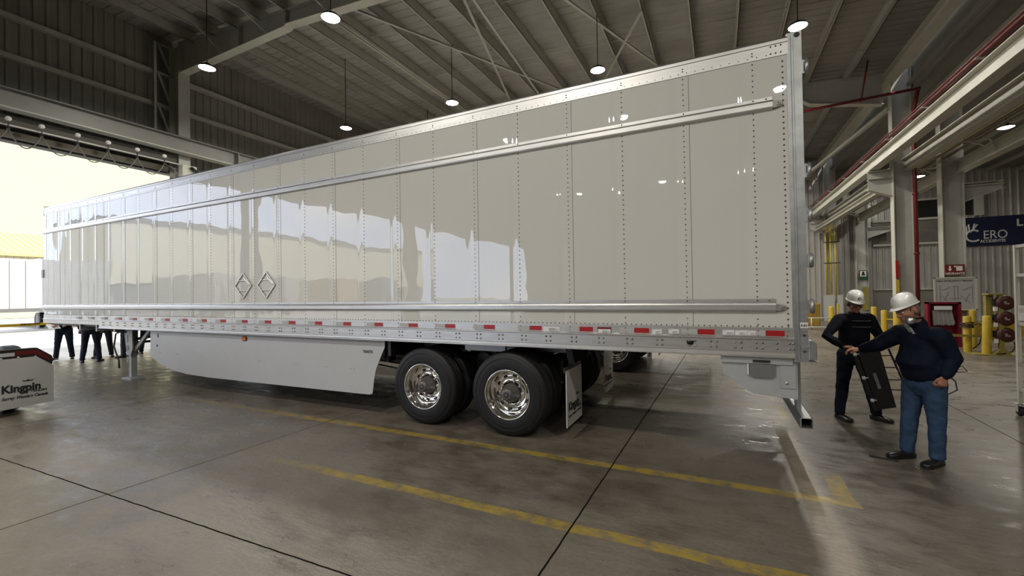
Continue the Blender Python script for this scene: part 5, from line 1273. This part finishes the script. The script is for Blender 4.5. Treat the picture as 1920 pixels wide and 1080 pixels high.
# stray strip on the floor
b = MB(); b.box((.64, .90, .001), (.86, .925, .012), Matrix.Rotation(-.35, 3, 'Z')); tag(b.build('metal_strip', dark), 'small dark strip lying on the floor near the man in jeans', 'strip')

# ------------------------------------------------------------------ high-bay lamps on their drop cables
glow = mat('lamp_lens', (1, 1, 1), .5, emit=((1, .97, .90), 30))
LAMP_W = 170
def lamp(x, y, z, label, drop=None, k=1.0):
    r = thing('highbay_lamp', label, 'ceiling lamp', (x, y, z), 'high-bay lamps on drop cables')
    b = MB(); b.lathe([(0, .11), (.06, .11), (.075, .06), (.17, .04), (.195, .0), (.185, -.014)], (x, y, z), 'Z', 24); b.build('housing', dark, r)
    b = MB(); b.lathe([(.185, -.010), (.10, -.045), (0, -.055)], (x, y, z), 'Z', 24); b.build('lens', glow, r)
    zt_ = drop if drop else zr(x)+.335
    b = MB(); b.cyl((x, y, z+.08), (x, y, zt_), .012, 6); b.build('drop_cable', rubber_s, r)
    ld = bpy.data.lights.new('lamp_light', 'AREA'); ld.shape = 'DISK'; ld.size = .27; ld.energy = LAMP_W*k; ld.color = (1, .955, .865); ld.spread = PI
    lo = bpy.data.objects.new('lamp_light', ld); COL.objects.link(lo); lo.location = (0, 0, -.07); lo.parent = r
    return r
ln_ = {(-12.4, 1.9): 'high-bay lamp hanging in front of the haunched beam near the opening', (-8.0, 1.9): 'high-bay lamp hanging in front of the rising roof beam, brightest of the far row',
       (-12.4, 6.45): 'high-bay lamp hanging lowest over the far end of the trailer', (-8.0, 6.5): 'high-bay lamp seen just above the trailer roof beside the crossed braces',
       (-3.5, 6.65): 'high-bay lamp hanging beside the diagonal roof brace', (1.0, 6.85): 'high-bay lamp shining just above the trailer rear corner'}
ln_[(9.0, 17.8)] = 'lamp shining low between the cream aisle beams'
for (x, y), lb in ln_.items():
    if x > 5: continue
    lamp(x, y, 7.62, lb, None, .65 if x > 0 else 1.0)
lamp(7.4, 14.0, 6.62, ln_[(9.0, 17.8)], 7.75, .9)
cw_ = {-12.4: 'the yard-wall line', -8.0: 'the second line from the yard wall', -3.5: 'the third line from the yard wall', 1.0: 'the line nearest the side aisle'}
rw_ = {-5.3: 'in the unseen row added above the camera', -10.2: 'in the first row behind the camera', -20.0: 'in the second row behind the camera', 11.2: 'over the trailer parked behind', 15.8: 'in the row past the parked trailer', 20.4: 'in the row by the end wall'}  # row above the camera is added to light the trailer side and floor
for x in cw_:
    for y in rw_:
        if x < -12 and y < 0 or x < -9 and y == -5.3: continue
        if y == -5.3 and x == 1.0: x_ = 3.4  # added lamp shifted sideways: feeds the side panel, keeps glare off the rail
        else: x_ = x
        lamp(x_, y, 7.62, 'lamp on %s, %s' % (cw_[x], rw_[y]), None, .8 if x > 0 and y > 0 else 1.0)
for y, t_ in ((4.8, 'nearer than the lit one'), (-4.4, 'nearest the camera'), (20.4, 'by the end wall')): lamp(7.4, y, 6.62, 'lamp of the side aisle '+t_, 7.75, .35)
